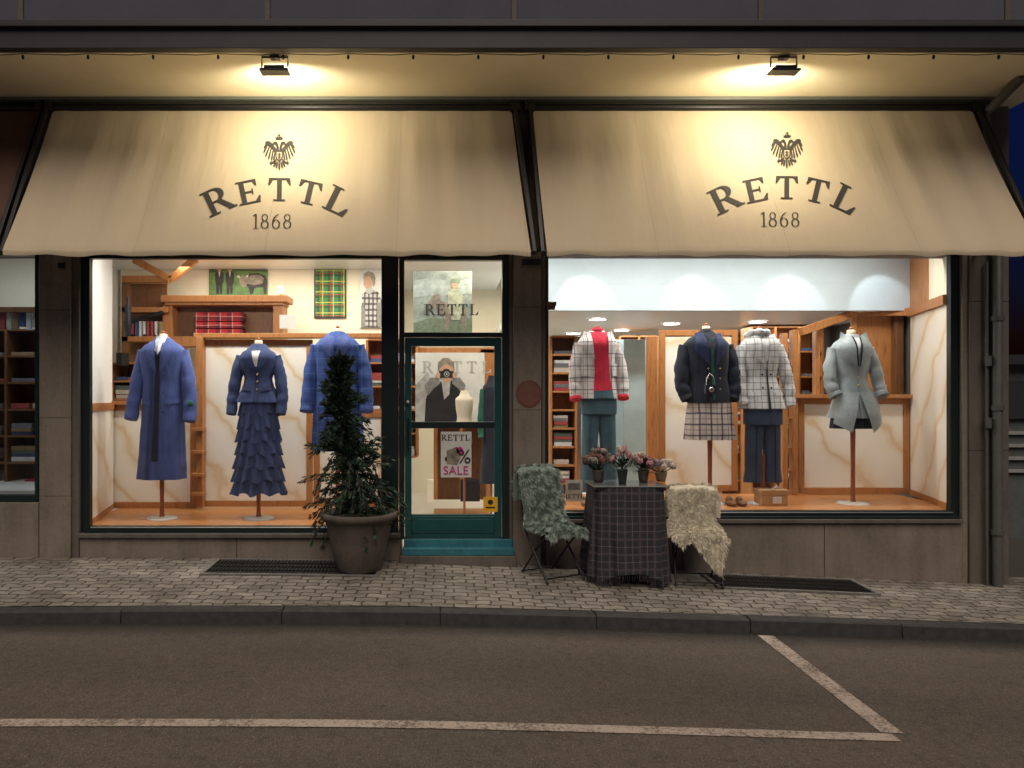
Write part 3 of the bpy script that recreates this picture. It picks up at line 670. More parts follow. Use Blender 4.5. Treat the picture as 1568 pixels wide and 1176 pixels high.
# ================================================================== mannequins
E_=.85
class Body:
    def __init__(s,rings,yc,dr=.62,lim=.16): s.r=rings; s.yc=yc; s.dr=dr; s.sc=F/(D+yc); s.lim=lim
    def at(s,py):
        r=s.r
        if py<=r[0][0]: return r[0][1],r[0][2]
        for a,b in zip(r,r[1:]):
            if py<=b[0]:
                t=(py-a[0])/(b[0]-a[0]); t2=t*t*(3-2*t)*.5+t*.5
                return a[1]+(b[1]-a[1])*t2,a[2]+(b[2]-a[2])*t2
        return r[-1][1],r[-1][2]
    def ry(s,hw): return min(hw*s.dr/s.sc,s.lim)
    def front(s,px,py,off=.006):
        cx,hw=s.at(py); t=max(-.96,min(.96,(px-cx)/hw)); c=abs(t)**(1/E_); y=(max(0,1-c*c)**.5)**E_*s.ry(hw)
        q=W(px,py,s.yc); q.y=s.yc-y-off; return q
    def loft(s,mb,mat,n=48,fold=.0,k=7,f0=None,ph=0.,close_bottom=False,dy=1):
        y0,y1=s.r[0][0],s.r[-1][0]; N=max(6,int((y1-y0)/4)); P=[]
        for i in range(N+1):
            py=y0+(y1-y0)*i/N; cx,hw=s.at(py); ry=s.ry(hw); g=0 if f0 is None else max(0,(py-f0)/(y1-f0))
            row=[]
            for j in range(n):
                a=2*math.pi*j/n; c_,s_=math.cos(a),math.sin(a)
                m=1+fold*g*(math.sin(k*a+ph)+.5*math.sin((k*2+1)*a+ph*2))+.018*noise.noise(Vector((c_*3,s_*3,py*.06+ph)))
                q=W(cx+hw*m*math.copysign(abs(c_)**E_,c_),py,s.yc); q.y=s.yc+ry*m*math.copysign(abs(s_)**E_,s_)
                row.append(q)
            P.append(row)
        mb.grid(P,mat,True,True); mb.face(P[0],mat); 
        if close_bottom: mb.face(P[-1][::-1],mat)
    def decal(s,mb,Q,mat,off=.01,n=6):
        P=[]
        for a in range(n+1):
            row=[]
            for b in range(n+1):
                u_,v_=b/n,a/n
                x=(Q[0][0]*(1-u_)+Q[1][0]*u_)*(1-v_)+(Q[3][0]*(1-u_)+Q[2][0]*u_)*v_
                y=(Q[0][1]*(1-u_)+Q[1][1]*u_)*(1-v_)+(Q[3][1]*(1-u_)+Q[2][1]*u_)*v_
                row.append(s.front(x,y,off))
            P.append(row)
        mb.grid(P,mat,True)
    def button(s,mb,px,py,mat,r=.011):
        q=s.front(px,py,.018); mb.ell(q,(r,.006,r),mat,8,6)
def sleeve(mb,pts,mat,yc,dyend=-.06,n=16,cuff=None,cl=.4):
    N=18; path=[];rad=[]
    for i in range(N+1):
        t=i/N*(len(pts)-1); k=min(int(t),len(pts)-2); u_=t-k
        a,b=pts[k],pts[k+1]
        x=a[0]+(b[0]-a[0])*u_; y=a[1]+(b[1]-a[1])*u_; r_=a[2]+(b[2]-a[2])*u_
        q=W(x,y,yc); q.y=yc+dyend*(i/N)**1.5+.006*math.sin(i*1.3); path.append(q); rad.append(r_/(F/(D+yc))*(1+.055*math.sin(i*2.1+x)))
    mb.tube(path,rad,mat,n)
    if cuff:
        a,b=path[-2],path[-1]; mb.tube([a,b+(b-a)*cl],[rad[-1]*1.10]*2,cuff,n)
    return path
SKINW=mk('mannequin_linen',(.70,.62,.48),.8,.06); POLE=wood('stand_wood',(.20,.06,.03),(.36,.11,.055)); BASEW=mk('stand_base_white',(.7,.68,.64),.3,.05)
STEEL=mk('stand_steel',(.6,.6,.6),.25,.05,5,0,60,1)
def stand(mb,px,py0,yc,zfl,mat=POLE,neck=None):
    x=XX(px,yc); z1=ZZ(py0,yc)
    mb.tube([(x,yc,zfl+.01),(x,yc,zfl+.05),(x,yc,zfl+(z1-zfl)*.5),(x,yc,z1),(x,yc,z1+.3)],[.032,.024,.022,.026,.026],mat,14)
    mb.lathe((x,yc,zfl),[(.001,.022),(.05,.022),(.15,.014),(.17,.002),(.17,0)],BASEW,28)
def neckcap(mb,px,py,yc,mat=None):
    mat=mat or SKINW
    x=XX(px,yc); z=ZZ(py,yc)
    mb.lathe((x,yc,z),[(.075,-.16),(.052,-.10),(.044,-.03),(.042,0),(.03,.006),(.001,.008)],mat,20); mb.ell((x,yc,z+.02),(.022,.022,.02),POLE,10,6)
BLUE=cloth('blue_wool',(.065,.10,.30)); NAVY=cloth('navy_wool',(.018,.028,.085)); NAVY2=cloth('navy_jacket',(.036,.058,.155)); DARK=cloth('dark_lining',(.012,.015,.03)); BLK=cloth('midnight_wool',(.010,.014,.028))
BCHK=plaid('blue_check',(.045,.10,.34),[('x',.16,.25,.1,(.02,.05,.20),.5),('z',.16,.25,.1,(.02,.05,.20),.5),('x',.16,.05,.6,(.18,.26,.5),.35),('z',.16,.05,.6,(.18,.26,.5),.35)])
WCHK=plaid('white_red_check',(.70,.67,.66),[('x',.13,.07,.1,(.06,.06,.10),.8),('z',.13,.08,.1,(.06,.06,.10),.8),('x',.13,.05,.4,(.35,.12,.14),.65),('z',.13,.05,.4,(.35,.12,.14),.65),('x',.13,.04,.22,(.2,.2,.25),.5)])
GCHK=plaid('white_black_check',(.66,.66,.66),[('x',.07,.12,.1,(.09,.09,.11),.65),('z',.07,.14,.1,(.09,.09,.11),.65),('x',.035,.12,.4,(.35,.35,.37),.6)])
SKCHK=plaid('cream_plaid_skirt',(.60,.55,.52),[('x',.12,.16,.1,(.10,.02,.05),.8),('z',.12,.16,.1,(.03,.03,.06),.8),('x',.12,.06,.5,(.05,.05,.12),.7),('z',.12,.06,.55,(.1,.05,.08),.7)])
REDK=cloth('red_knit',(.58,.02,.055)); SILV=mk('silver_grey_satin',(.31,.355,.375),.42,.22,7,.25,30); TEALT=cloth('blue_jeans',(.065,.135,.18)); WSH=cloth('white_shirt',(.75,.75,.74)); GRN=cloth('green_trim',(.01,.10,.06)); GOLD=mk('brass_button',(.5,.38,.16),.3,.1,5,0,60,.9); TR=cloth('denim_navy',(.04,.065,.125)); PRINT=cloth('printed_scarf',(.35,.38,.45),.8,.6)
FURC=cloth('fur_cuff',(.22,.26,.28))
n_m=[0]
def new_m():
    k_=n_m[0]; n_m[0]+=1; return empty('dressed_mannequin' if k_==0 else 'dressed_mannequin.%03d'%k_)
YM=.58
# 1 long blue coat
E=new_m(); s=MB(); b=Body([(517,250,10),(523,250,17),(529,250,27),(538,250,35),(552,250,35),(590,250,30),(630,250,31),(690,249,33),(733,248,35)],YM)
b.loft(s,BLUE,fold=.06,k=6,f0=590); b.decal(s,[(247,545),(253,545),(250,705),(240,705)],DARK,.014)
b.decal(s,[(234,523),(245,526),(248,572),(229,545)],BLUE,.022); b.decal(s,[(255,526),(267,523),(273,545),(253,572)],BLUE,.022)
b.decal(s,[(260,612),(279,610),(280,617),(261,619)],BLUE,.022); b.decal(s,[(223,612),(238,613),(238,620),(223,618)],BLUE,.022); b.decal(s,[(237,566),(241,566),(237,733),(230,733)],NAVY2,.016)
for yy in (576,602,630): b.button(s,258,yy,NAVY)
sleeve(s,[(221,537,9),(214,575,11),(208,612,10),(205,642,10)],BLUE,YM,-.08); sleeve(s,[(279,537,9),(288,575,11),(294,612,10),(294,645,10)],BLUE,YM,-.08)
s.ell(W(291,618,YM-.17),(.035,.012,.035),GRN,8,6)
s.lathe(W(250,524,YM),[(.075,-.02),(.07,.03),(.055,.06),(.05,.055)],PRINT,20)
b.decal(s,[(241,512),(250,518),(250,545),(244,535)],PRINT,.015); b.decal(s,[(250,518),(259,512),(256,535),(250,545)],WSH,.016)
s.build('coat',E); s=MB(); neckcap(s,250,512,YM); stand(s,248,735,YM,ZL); s.build('stand',E)
# 2 navy jacket with tiered skirt
E=new_m(); s=MB(); b=Body([(527,396,10),(534,396,16),(540,396,25),(548,396,30),(560,396,28),(580,396,21),(590,396,23),(606,396,31),(616,396,35)],YM)
b.loft(s,NAVY2,fold=.05,k=7,f0=590); b.decal(s,[(387,538),(405,538),(398,562),(395,562)],WSH,.012)
b.decal(s,[(381,532),(389,536),(396,570),(376,553)],NAVY2,.022); b.decal(s,[(411,532),(403,536),(397,570),(416,553)],NAVY2,.022)
b.decal(s,[(396,568),(398,568),(402,616),(392,616)],NAVY,.013)
for yy in (574,585,597): b.button(s,398,yy,GOLD,.012)
b.decal(s,[(374,591),(388,593),(388,599),(373,597)],NAVY,.018); b.decal(s,[(404,593),(419,591),(420,597),(404,599)],NAVY,.018)
sleeve(s,[(370,545,8.5),(362,578,9.5),(358,608,8.5),(357,634,8)],NAVY2,YM,-.07); sleeve(s,[(422,545,8.5),(430,578,9.5),(434,608,8.5),(432,634,8)],NAVY2,YM,-.07)
s.build('jacket',E); s=MB(); 
tiers=7
for t in range(tiers):
    y0=610+t*20; hw0=26+t*1.3; ph=t*1.7; P=[]
    for i in range(7):
        v_=i/6; row=[]; py=y0+v_*25
        for j in range(84):
            a=2*math.pi*j/84; m_=1+(.10+.015*t)*v_+(.11*v_)*math.sin(13*a+ph+.5*math.sin(3*a))+.035*v_*math.sin(29*a)
            q=W(396+hw0*m_*math.cos(a)*1.02,py+2.8*math.sin(9*a+ph)*v_,YM); q.y=YM+min(hw0*.62/139,.15)*m_*math.sin(a)*1.1; row.append(q)
        P.append(row)
    s.grid(P,NAVY2,True,True)
s.build('tiered_skirt',E); s=MB(); neckcap(s,396,522,YM); stand(s,396,750,YM,ZL); s.build('stand',E)
# 3 blue coat with a faint check
E=new_m(); s=MB(); b=Body([(508,517,10),(515,517,18),(521,517,28),(530,517,36),(550,517,35),(590,517,34),(640,517,37),(690,517,38)],YM)
b.loft(s,BCHK,fold=.05,k=6,f0=600); b.decal(s,[(501,511),(514,516),(516,556),(494,532)],BLUE,.022); b.decal(s,[(533,511),(520,516),(518,556),(540,532)],BLUE,.022)
b.decal(s,[(515,552),(518,552),(518,690),(515,690)],NAVY,.013)
for yy in (562,590,618): b.button(s,522,yy,NAVY)
sleeve(s,[(486,529,10),(478,565,12),(474,600,11),(472,630,11)],BCHK,YM,-.07); sleeve(s,[(548,529,10),(557,565,12),(561,600,11),(562,630,11)],BCHK,YM,-.07)
s.build('coat',E); s=MB(); neckcap(s,517,504,YM); stand(s,517,690,YM,ZL); s.build('stand',E)
def legs(s,mat,cx,y0,y1,hw,sep,wt,wb,yc,k=0):
    b=Body([(y0-12,cx,hw*.9),(y0,cx,hw),(y0+22,cx,hw)],yc); b.loft(s,mat)
    for sg in (-1,1):
        B=Body([(y0+10,cx+sg*sep*.8,wt),(y0+(y1-y0)*.5,cx+sg*sep,wt*.85),(y1-20,cx+sg*(sep+1),wb*.9),(y1,cx+sg*(sep+2),wb)],yc,.8); B.loft(s,mat,24,.08,5,y0,sg)
        B.decal(s,[(cx+sg*sep-.8,y0+25),(cx+sg*sep+.8,y0+25),(cx+sg*(sep+1)+.8,y1),(cx+sg*(sep+1)-.8,y1)],DARK if mat is TR else TEALT,.006)
# 4 white check overshirt open over a red roll-neck
E=new_m(); s=MB(); b=Body([(505,914,9),(512,914,17),(518,914,25),(526,914,31),(545,914,29),(580,915,28),(610,915,32)],YM)
b.loft(s,WCHK,fold=.05,k=6,f0=545); b.decal(s,[(900,509),(928,509),(930,545),(905,545)],REDK,.014); b.decal(s,[(905,545),(930,545),(929,570),(907,570)],REDK,.014); b.decal(s,[(907,570),(929,570),(934,597),(905,599)],REDK,.014)
b.decal(s,[(893,507),(902,511),(907,552),(886,526)],WCHK,.026); b.decal(s,[(935,507),(927,511),(928,552),(942,526)],WCHK,.026)
b.decal(s,[(887,558),(900,558),(900,576),(887,576)],WCHK,.022); b.decal(s,[(933,558),(943,558),(943,576),(933,576)],WCHK,.022)
b.decal(s,[(905,598),(934,597),(936,610),(905,610)],TEALT,.012)
sleeve(s,[(888,526,9),(881,560,10),(879,590,9),(880,612,8)],WCHK,YM,-.07,cuff=REDK,cl=.1); sleeve(s,[(940,526,9),(949,560,10),(953,590,9),(952,610,8)],WCHK,YM,-.07,cuff=REDK,cl=.1)
s.lathe(W(914,514,YM),[(.085,-.05),(.072,.02),(.066,.05),(.068,.065),(.058,.08),(.045,.085),(.04,.07)],REDK,24)
s.build('jacket',E); s=MB(); legs(s,TEALT,917,612,752,27,14,14,14,YM); s.build('trousers',E); s=MB(); stand(s,916,752,YM,ZRt); s.ell(W(914,501,YM),(.04,.04,.018),POLE); s.build('stand',E)
# 5 midnight jacket, plaid skirt, bag
E=new_m(); s=MB(); b=Body([(506,1081,9),(513,1081,17),(519,1081,27),(527,1081,34),(545,1082,33),(580,1083,30),(616,1084,35)],YM)
b.loft(s,BLK,fold=.04,k=6,f0=560); b.decal(s,[(1074,510),(1090,510),(1092,616),(1080,616)],DARK,.012); b.decal(s,[(1080,520),(1084,520),(1087,612),(1084,612)],GRN,.014)
b.decal(s,[(1062,510),(1073,512),(1080,562),(1056,536)],NAVY,.022); b.decal(s,[(1101,510),(1091,512),(1088,562),(1107,536)],NAVY,.022)
for yy in (565,580,596):
    b.button(s,1077,yy,GOLD,.008); b.button(s,1095,yy,GOLD,.008)
sleeve(s,[(1050,529,9.5),(1043,562,11),(1042,592,10),(1049,612,9)],BLK,YM,-.07); sleeve(s,[(1113,529,9.5),(1122,562,11),(1124,592,10),(1118,612,9)],BLK,YM,-.07)
s.lathe(W(1081,512,YM),[(.07,-.02),(.06,.03),(.05,.06),(.04,.06)],BLK,20)
s.build('jacket',E); s=MB(); b2=Body([(604,1086,30),(620,1086,33),(645,1086,35),(673,1087,37)],YM); b2.loft(s,SKCHK,60,.06,11,612); s.build('skirt',E)
s=MB(); q=W(1088,596,YM-.22); s.box(q.x-.06,q.x+.06,q.y-.03,q.y+.03,q.z-.05,q.z+.045,DARK); s.tube([q+Vector((-.05,0,.04)),q+Vector((-.035,0,.13)),q+Vector((0,.03,.17)),q+Vector((.035,0,.13)),q+Vector((.05,0,.04))],.005,STEEL,6); s.ell(q+Vector((0,-.034,-.005)),(.028,.006,.028),STEEL)
s.ell(q+Vector((0,0,-.1)),(.015,.01,.05),DARK)
s.build('handbag',E,.008); s=MB(); neckcap(s,1081,500,YM); stand(s,1087,680,YM,ZRt); s.build('stand',E)
# 6 white check jacket, dark jeans
E=new_m(); s=MB(); b=Body([(506,1164,10),(514,1164,17),(521,1164,26),(529,1164,31),(548,1164,29),(578,1165,23),(600,1166,29),(626,1167,36)],YM)
b.loft(s,GCHK,fold=.05,k=6,f0=580); b.decal(s,[(1157,520),(1170,520),(1168,554),(1164,554)],WSH,.012)
b.decal(s,[(1146,511),(1158,516),(1165,565),(1142,539)],GCHK,.024); b.decal(s,[(1183,511),(1171,516),(1166,565),(1186,539)],GCHK,.024)
b.decal(s,[(1166,563),(1168,563),(1171,626),(1167,626)],INK,.016)
for yy in (574,594): 
    b.button(s,1160,yy,DARK); b.button(s,1173,yy,DARK)
b.decal(s,[(1141,600),(1156,601),(1156,607),(1140,606)],GCHK,.024); b.decal(s,[(1177,601),(1192,600),(1193,606),(1177,607)],GCHK,.024)
sleeve(s,[(1138,530,9),(1131,562,10),(1132,592,9),(1135,620,8.5)],GCHK,YM,-.07); sleeve(s,[(1190,530,9),(1199,562,10),(1205,592,9),(1205,622,8.5)],GCHK,YM,-.07)
P=[]
for j in range(25):
    a=2*math.pi*j/24; q=W(1160+15*math.cos(a),512+3*math.sin(a)*1,YM); q.y=YM+.09*math.sin(a); P.append(q)
s.tube(P,[.035+.008*math.sin(j*1.9) for j in range(25)],GCHK,10)
s.build('jacket',E); s=MB(); legs(s,TR,1168,628,738,29,14,15,13,YM); s.build('trousers',E); s=MB(); stand(s,1168,738,YM,ZRt); neckcap(s,1162,505,YM); s.build('stand',E)
# 7 silver-grey tail coat
E=new_m(); s=MB(); b=Body([(512,1303,10),(519,1303,17),(526,1303,26),(534,1303,30),(552,1303,28),(580,1304,22),(600,1306,26),(630,1307,34),(640,1307,37)],YM)
b.loft(s,SILV,fold=.07,k=5,f0=585); 
b.decal(s,[(1296,518),(1310,518),(1305,545),(1302,545)],WSH,.011)
b.decal(s,[(1284,508),(1297,517),(1303,564),(1278,543)],SILV,.026); b.decal(s,[(1324,508),(1310,517),(1305,564),(1329,543)],SILV,.026)
b.decal(s,[(1297,514),(1300,518),(1304,562),(1302,562)],DARK,.029); b.decal(s,[(1311,514),(1308,518),(1305,562),(1307,562)],DARK,.029)
b.button(s,1305,578,GOLD); b.button(s,1305,590,GOLD)
b.decal(s,[(1304,566),(1306,566),(1308,640),(1305,640)],FURC,.016)
sleeve(s,[(1277,534,8.5),(1270,562,9.5),(1269,590,9),(1275,606,9)],SILV,YM,-.06,cuff=FURC); sleeve(s,[(1329,534,8.5),(1338,562,9.5),(1343,590,9),(1345,606,9)],SILV,YM,-.06,cuff=FURC)
b.decal(s,[(1305,600),(1337,600),(1344,648),(1324,662)],SILV,.024,10); b.decal(s,[(1277,600),(1306,600),(1292,662),(1270,648)],SILV,.024,10)
bb=Body([(625,1307,30),(645,1307,34),(656,1307,35)],YM+.05); bb.loft(s,DARK,40,.04,6,630)
s.build('tail_coat',E); s=MB(); stand(s,1306,664,YM,ZRt); neckcap(s,1303,506,YM); s.build('stand',E)
# inner shop mannequins
E=new_m(); s=MB(); b=Body([(598,711,5),(606,711,8),(611,711,14),(625,711,13),(640,711,11),(655,711,15)],1.7); b.loft(s,SKINW); s.tube([W(711,655,1.7),(XX(711,1.7),1.7,.12)],.015,POLE); s.lathe((XX(711,1.7),1.7,.12),[(.001,.02),(.16,.01),(.16,0)],POLE); s.build('bust',E)
E=new_m(); s=MB(); b=Body([(575,752,4),(586,752,7),(592,752,13),(610,752,14),(680,752,13),(740,752,17)],1.5); b.loft(s,BLK,fold=.05,k=5,f0=650); sleeve(s,[(740,596,5),(736,640,5),(736,670,4)],GRN,1.5); s.tube([W(752,740,1.5),(XX(752,1.5),1.5,.12)],.015,POLE); s.lathe((XX(752,1.5),1.5,.12),[(.001,.02),(.16,.01),(.16,0)],POLE); s.build('dress',E)
s=MB(); y=2.4; s.pbox(632,762,648,655,y,y+.6,WOOD); 
for a in (664,704,744): s.pbox(a,a+6,655,765,y,y+.1,WOOD)
s.pbox(664,750,655,765,y+.5,y+.55,WOODD); s.pbox(705,735,735,768,y-.1,y+.1,METAL); s.pbox(654,664,735,770,y-.2,y-.1,CREAM); s.box(XX(664,y),XX(750,y),y,y+.5,.13,.17,WOOD)
for a in (672,684,712,724): s.pbox(a,a+9,638,648,y+.1,y+.3,random.choice(GC))
s.build('shop_counter',None,.004)
s=MB(); s.pbox(736,758,535,640,2.6,2.7,WOOD); s.pbox(638,758,532,540,2.6,2.7,WOOD); s.build('interior_wood_frame')
s=MB(); TAN=mk('tan_box',(.50,.30,.14),.6,.15); q=W(1182,762,.45)
s.box(q.x-.14,q.x+.14,.38,.58,ZRt+.001,ZRt+.16,TAN); s.box(q.x-.15,q.x+.15,.37,.59,ZRt+.12,ZRt+.172,TAN); s.box(q.x-.03,q.x+.07,.364,.369,ZRt+.03,ZRt+.10,WSH)
s.tube([(q.x+.02,.48,ZRt+.17),(q.x+.06,.46,ZRt+.21),(q.x+.1,.48,ZRt+.19),(q.x+.02,.48,ZRt+.175)],.008,WSH,6)
s.build('gift_box',None,.003)
def shoe(name,px,y,zf_,mat,sc=1):
    s=MB(); x=XX(px,y)
    for o in (0,.11):
        s.ell((x+o,y,zf_+.03),(.04,.12,.03),mat,14,8); s.ell((x+o,y+.07,zf_+.055),(.034,.05,.04),mat,12,8); s.box(x+o-.025,x+o+.025,y+.06,y+.11,zf_,zf_+.03,DARK)
    s.build(name)
shoe('pair_of_shoes',1120,.4,ZRt,WOODD); shoe('pair_of_shoes.001',896,.4,ZRt,cloth('suede',(.2,.12,.06)))
s=MB(); CASE=mk('showcase_back',(.36,.47,.50),.3,.1); s.pbox(955,988,520,755,2.4,2.45,CASE); s.pbox(878,890,515,770,2.35,2.4,STEEL); s.box(XX(890,2.4),XX(985,2.4),2.4,2.8,.12,ZZ(760,2.4),WHITE); s.pbox(886,990,520,760,2.85,2.87,CASE); s.build('glass_showcase',None,.003)
# ================================================================== ceiling spots / interior lamps
s=MB(); DL=emis('downlight_glow',(1,.95,.86),14); RING=mk('downlight_ring',(.7,.7,.7),.4,.05)
dl=[(1028,495),(1160,492),(878,510),(952,505),(1090,508),(1250,505),(915,488),(1340,492)]
LI=empty('ceiling_downlights')
WARM=(1,.88,.70); NEU=(1,.935,.84); COOL=(.88,.95,1)
for a,b_ in dl:
    d_=(2.77-CZ)*F/(HY-b_); y=d_-D
    if y>4.8 or y<1.5: continue
    x=XX(a,y); r_=.11
    s.lathe((x,y,2.77),[(r_+.03,-.001),(r_+.03,-.012),(r_,-.014)],RING,20); s.face([(x+r_*math.cos(t*math.pi/8),y+r_*math.sin(t*math.pi/8),2.757) for t in range(16)],DL)
SPX=(895,1060,1210,1350)
for pxs in SPX:
    q=Vector((XX(pxs,.9),.62,3.44)); s.tube([q+Vector((0,0,.06)),q,q+Vector((0,.05,-.05))],.03,RING,12)
s.build('fixtures',LI)
light('AREA','track_light_left',(-1.9,.42,3.42),68,NEU,target=(-1.9,.95,1.2),parent=LI,shape='RECTANGLE',size=2.9,size_y=.15)
light('AREA','track_light_right',(2.95,.42,3.40),78,NEU,target=(2.95,.95,1.2),parent=LI,shape='RECTANGLE',size=3.9,size_y=.15)
light('AREA','room_light_left',(-2.0,2.2,3.45),46,WARM,target=(-2.0,2.5,1),parent=LI,shape='RECTANGLE',size=3,size_y=.4)
light('AREA','room_light_door',(.5,1.2,3.45),40,WARM,target=(.5,1.6,1),parent=LI,shape='RECTANGLE',size=.9,size_y=.9)
light('AREA','room_light_back',(.5,3.6,3.45),40,WARM,target=(.5,3.6,1),parent=LI,shape='RECTANGLE',size=2,size_y=1)
light('AREA','room_light_right',(3.4,3.0,2.74),90,NEU,target=(3.4,3.0,1),parent=LI,shape='RECTANGLE',size=3.5,size_y=1.2)
for pxs in SPX:
    light('SPOT','picture_spot',(XX(pxs,.9),.72,3.38),16,COOL,target=(XX(pxs,1.3),1.30,2.78),parent=LI,spot_size=math.radians(58),spot_blend=.3,shadow_soft_size=.02)
light('AREA','side_window_light',(-4.9,.4,3.3),9,COOL,target=(-4.9,.9,1.2),parent=LI,shape='RECTANGLE',size=1.3,size_y=.2)
# ================================================================== potted conifer
random.seed(11)
E=empty('potted_conifer'); s=MB(); POT=mk('planter_clay',(.105,.086,.072),.8,.35,5,.4,40)
tx,ty=XX(550,-.40),-.40; tz=gz(tx,ty)
hp=ZZ(783,-.40)-tz
s.lathe((tx,ty,tz),[(.001,0),(.20,0),(.215,.02),(.27,hp*.45),(.315,hp-.12),(.335,hp-.07),(.37,hp-.06),(.375,hp-.01),(.36,hp),(.33,hp-.005),(.32,hp-.05),(.001,hp-.05)],POT,48,.004)
s.build('planter_pot',E)
LF=[mk('conifer_leaf_%d'%k_,c,.65,.35,20,0) for k_,c in enumerate([(.013,.036,.020),(.026,.060,.028),(.010,.022,.014),(.045,.085,.04)])]
BARK=mk('bark',(.06,.04,.028),.9,.3); SOIL=mk('soil',(.03,.02,.015),.95)
top=W(519,543,-.4); s=MB(); lf=MB()
s.lathe((tx,ty,tz+hp-.045),[(.32,0),(.2,.02),(.001,.03)],SOIL)
tb=Vector((tx,ty,tz+hp-.05)); H=top.z-tb.z
def trunk(t): 
    q=tb.lerp(top,t); q.x+=.02*math.sin(t*7)-.03*math.sin(t*math.pi); q.y+=.015*math.sin(t*5); return q
s.tube([trunk(i/12) for i in range(13)],[.035*(1-i/12.5)+.003 for i in range(13)],BARK,8)
def leafspray(p,dirv,L,n):
    for _ in range(n):
        q=p+Vector((U(-1,1),U(-1,1),U(-1,1)))*.020
        d=(dirv+Vector((U(-.8,.8),U(-.8,.8),U(-.7,.5)))).normalized(); l=L*U(.6,1.3); wd=l*U(.08,.17)
        sd=d.cross(Vector((U(-1,1),U(-1,1),U(-1,1)))).normalized()*wd
        m=LF[0] if R()<.45 else random.choice(LF)
        lf.face([q-sd*.3,q+d*l*.5-sd,q+d*l,q+d*l*.5+sd],m)
nb=185
for k_ in range(nb):
    t=(k_/nb)**.9*.97; ang=k_*2.399+U(-.7,.7); p0=trunk(t)
    prof=interp([(0,.38),(.08,.44),(.2,.40),(.32,.34),(.42,.29),(.52,.24),(.65,.185),(.8,.125),(.92,.07),(1,.02)],t)
    Lb=prof*random.choice((.45,.7,.9,1.0,1.25))*U(.8,1.15)
    dx,dy=math.cos(ang),math.sin(ang)*.85
    up=(U(.1,1.4) if t>.25 else U(-.3,.6))*Lb
    droop=U(.2,.8)*(1 if t<.6 else .5)
    pts=[]
    for j in range(8):
        v_=j/7; pts.append(p0+Vector((dx*Lb*v_,dy*Lb*v_,up*v_-droop*Lb*v_**2.2)))
    s.tube(pts,[.007*(1-j/9) for j in range(8)],BARK,4,False)
    for j in range(1,8):
        dv=(pts[j]-pts[j-1]).normalized(); 
        for h_ in (0,.5): leafspray(pts[j-1].lerp(pts[j],h_+.2),dv*1.2+Vector((0,0,.15 if t>.4 else -.15)),.060,7)
for a in range(24):
    ang=U(0,6.28); t=U(.02,.40); p0=trunk(t); Lb=U(.34,.48)*(1-t*.5)
    pts=[p0+Vector((math.cos(ang)*Lb*v_,math.sin(ang)*Lb*.8*v_,.12*v_-.40*v_**2.4)) for v_ in [j/8 for j in range(9)]]
    s.tube(pts,.005,BARK,4,False)
    for j in range(2,9): leafspray(pts[j],(pts[j]-pts[j-1]).normalized()+Vector((0,0,-.3)),.06,9)
for a in range(4):
    t=U(.45,.75); p0=trunk(t); an=a*1.7; hh=U(.2,.36)
    pts=[p0+Vector((math.cos(an)*.12*v_**.6,math.sin(an)*.1*v_**.6,hh*v_)) for v_ in [j/7 for j in range(8)]]
    s.tube(pts,.005,BARK,4,False)
    for j in range(1,8): leafspray(pts[j],Vector((math.cos(an)*.3,0,1)),.05,7)
for a in range(45): leafspray(trunk(U(.75,1.0)),Vector((U(-.3,.3),U(-.3,.3),1)),.055,4)
s.build('trunk_and_branches',E); lf.build('foliage',E)
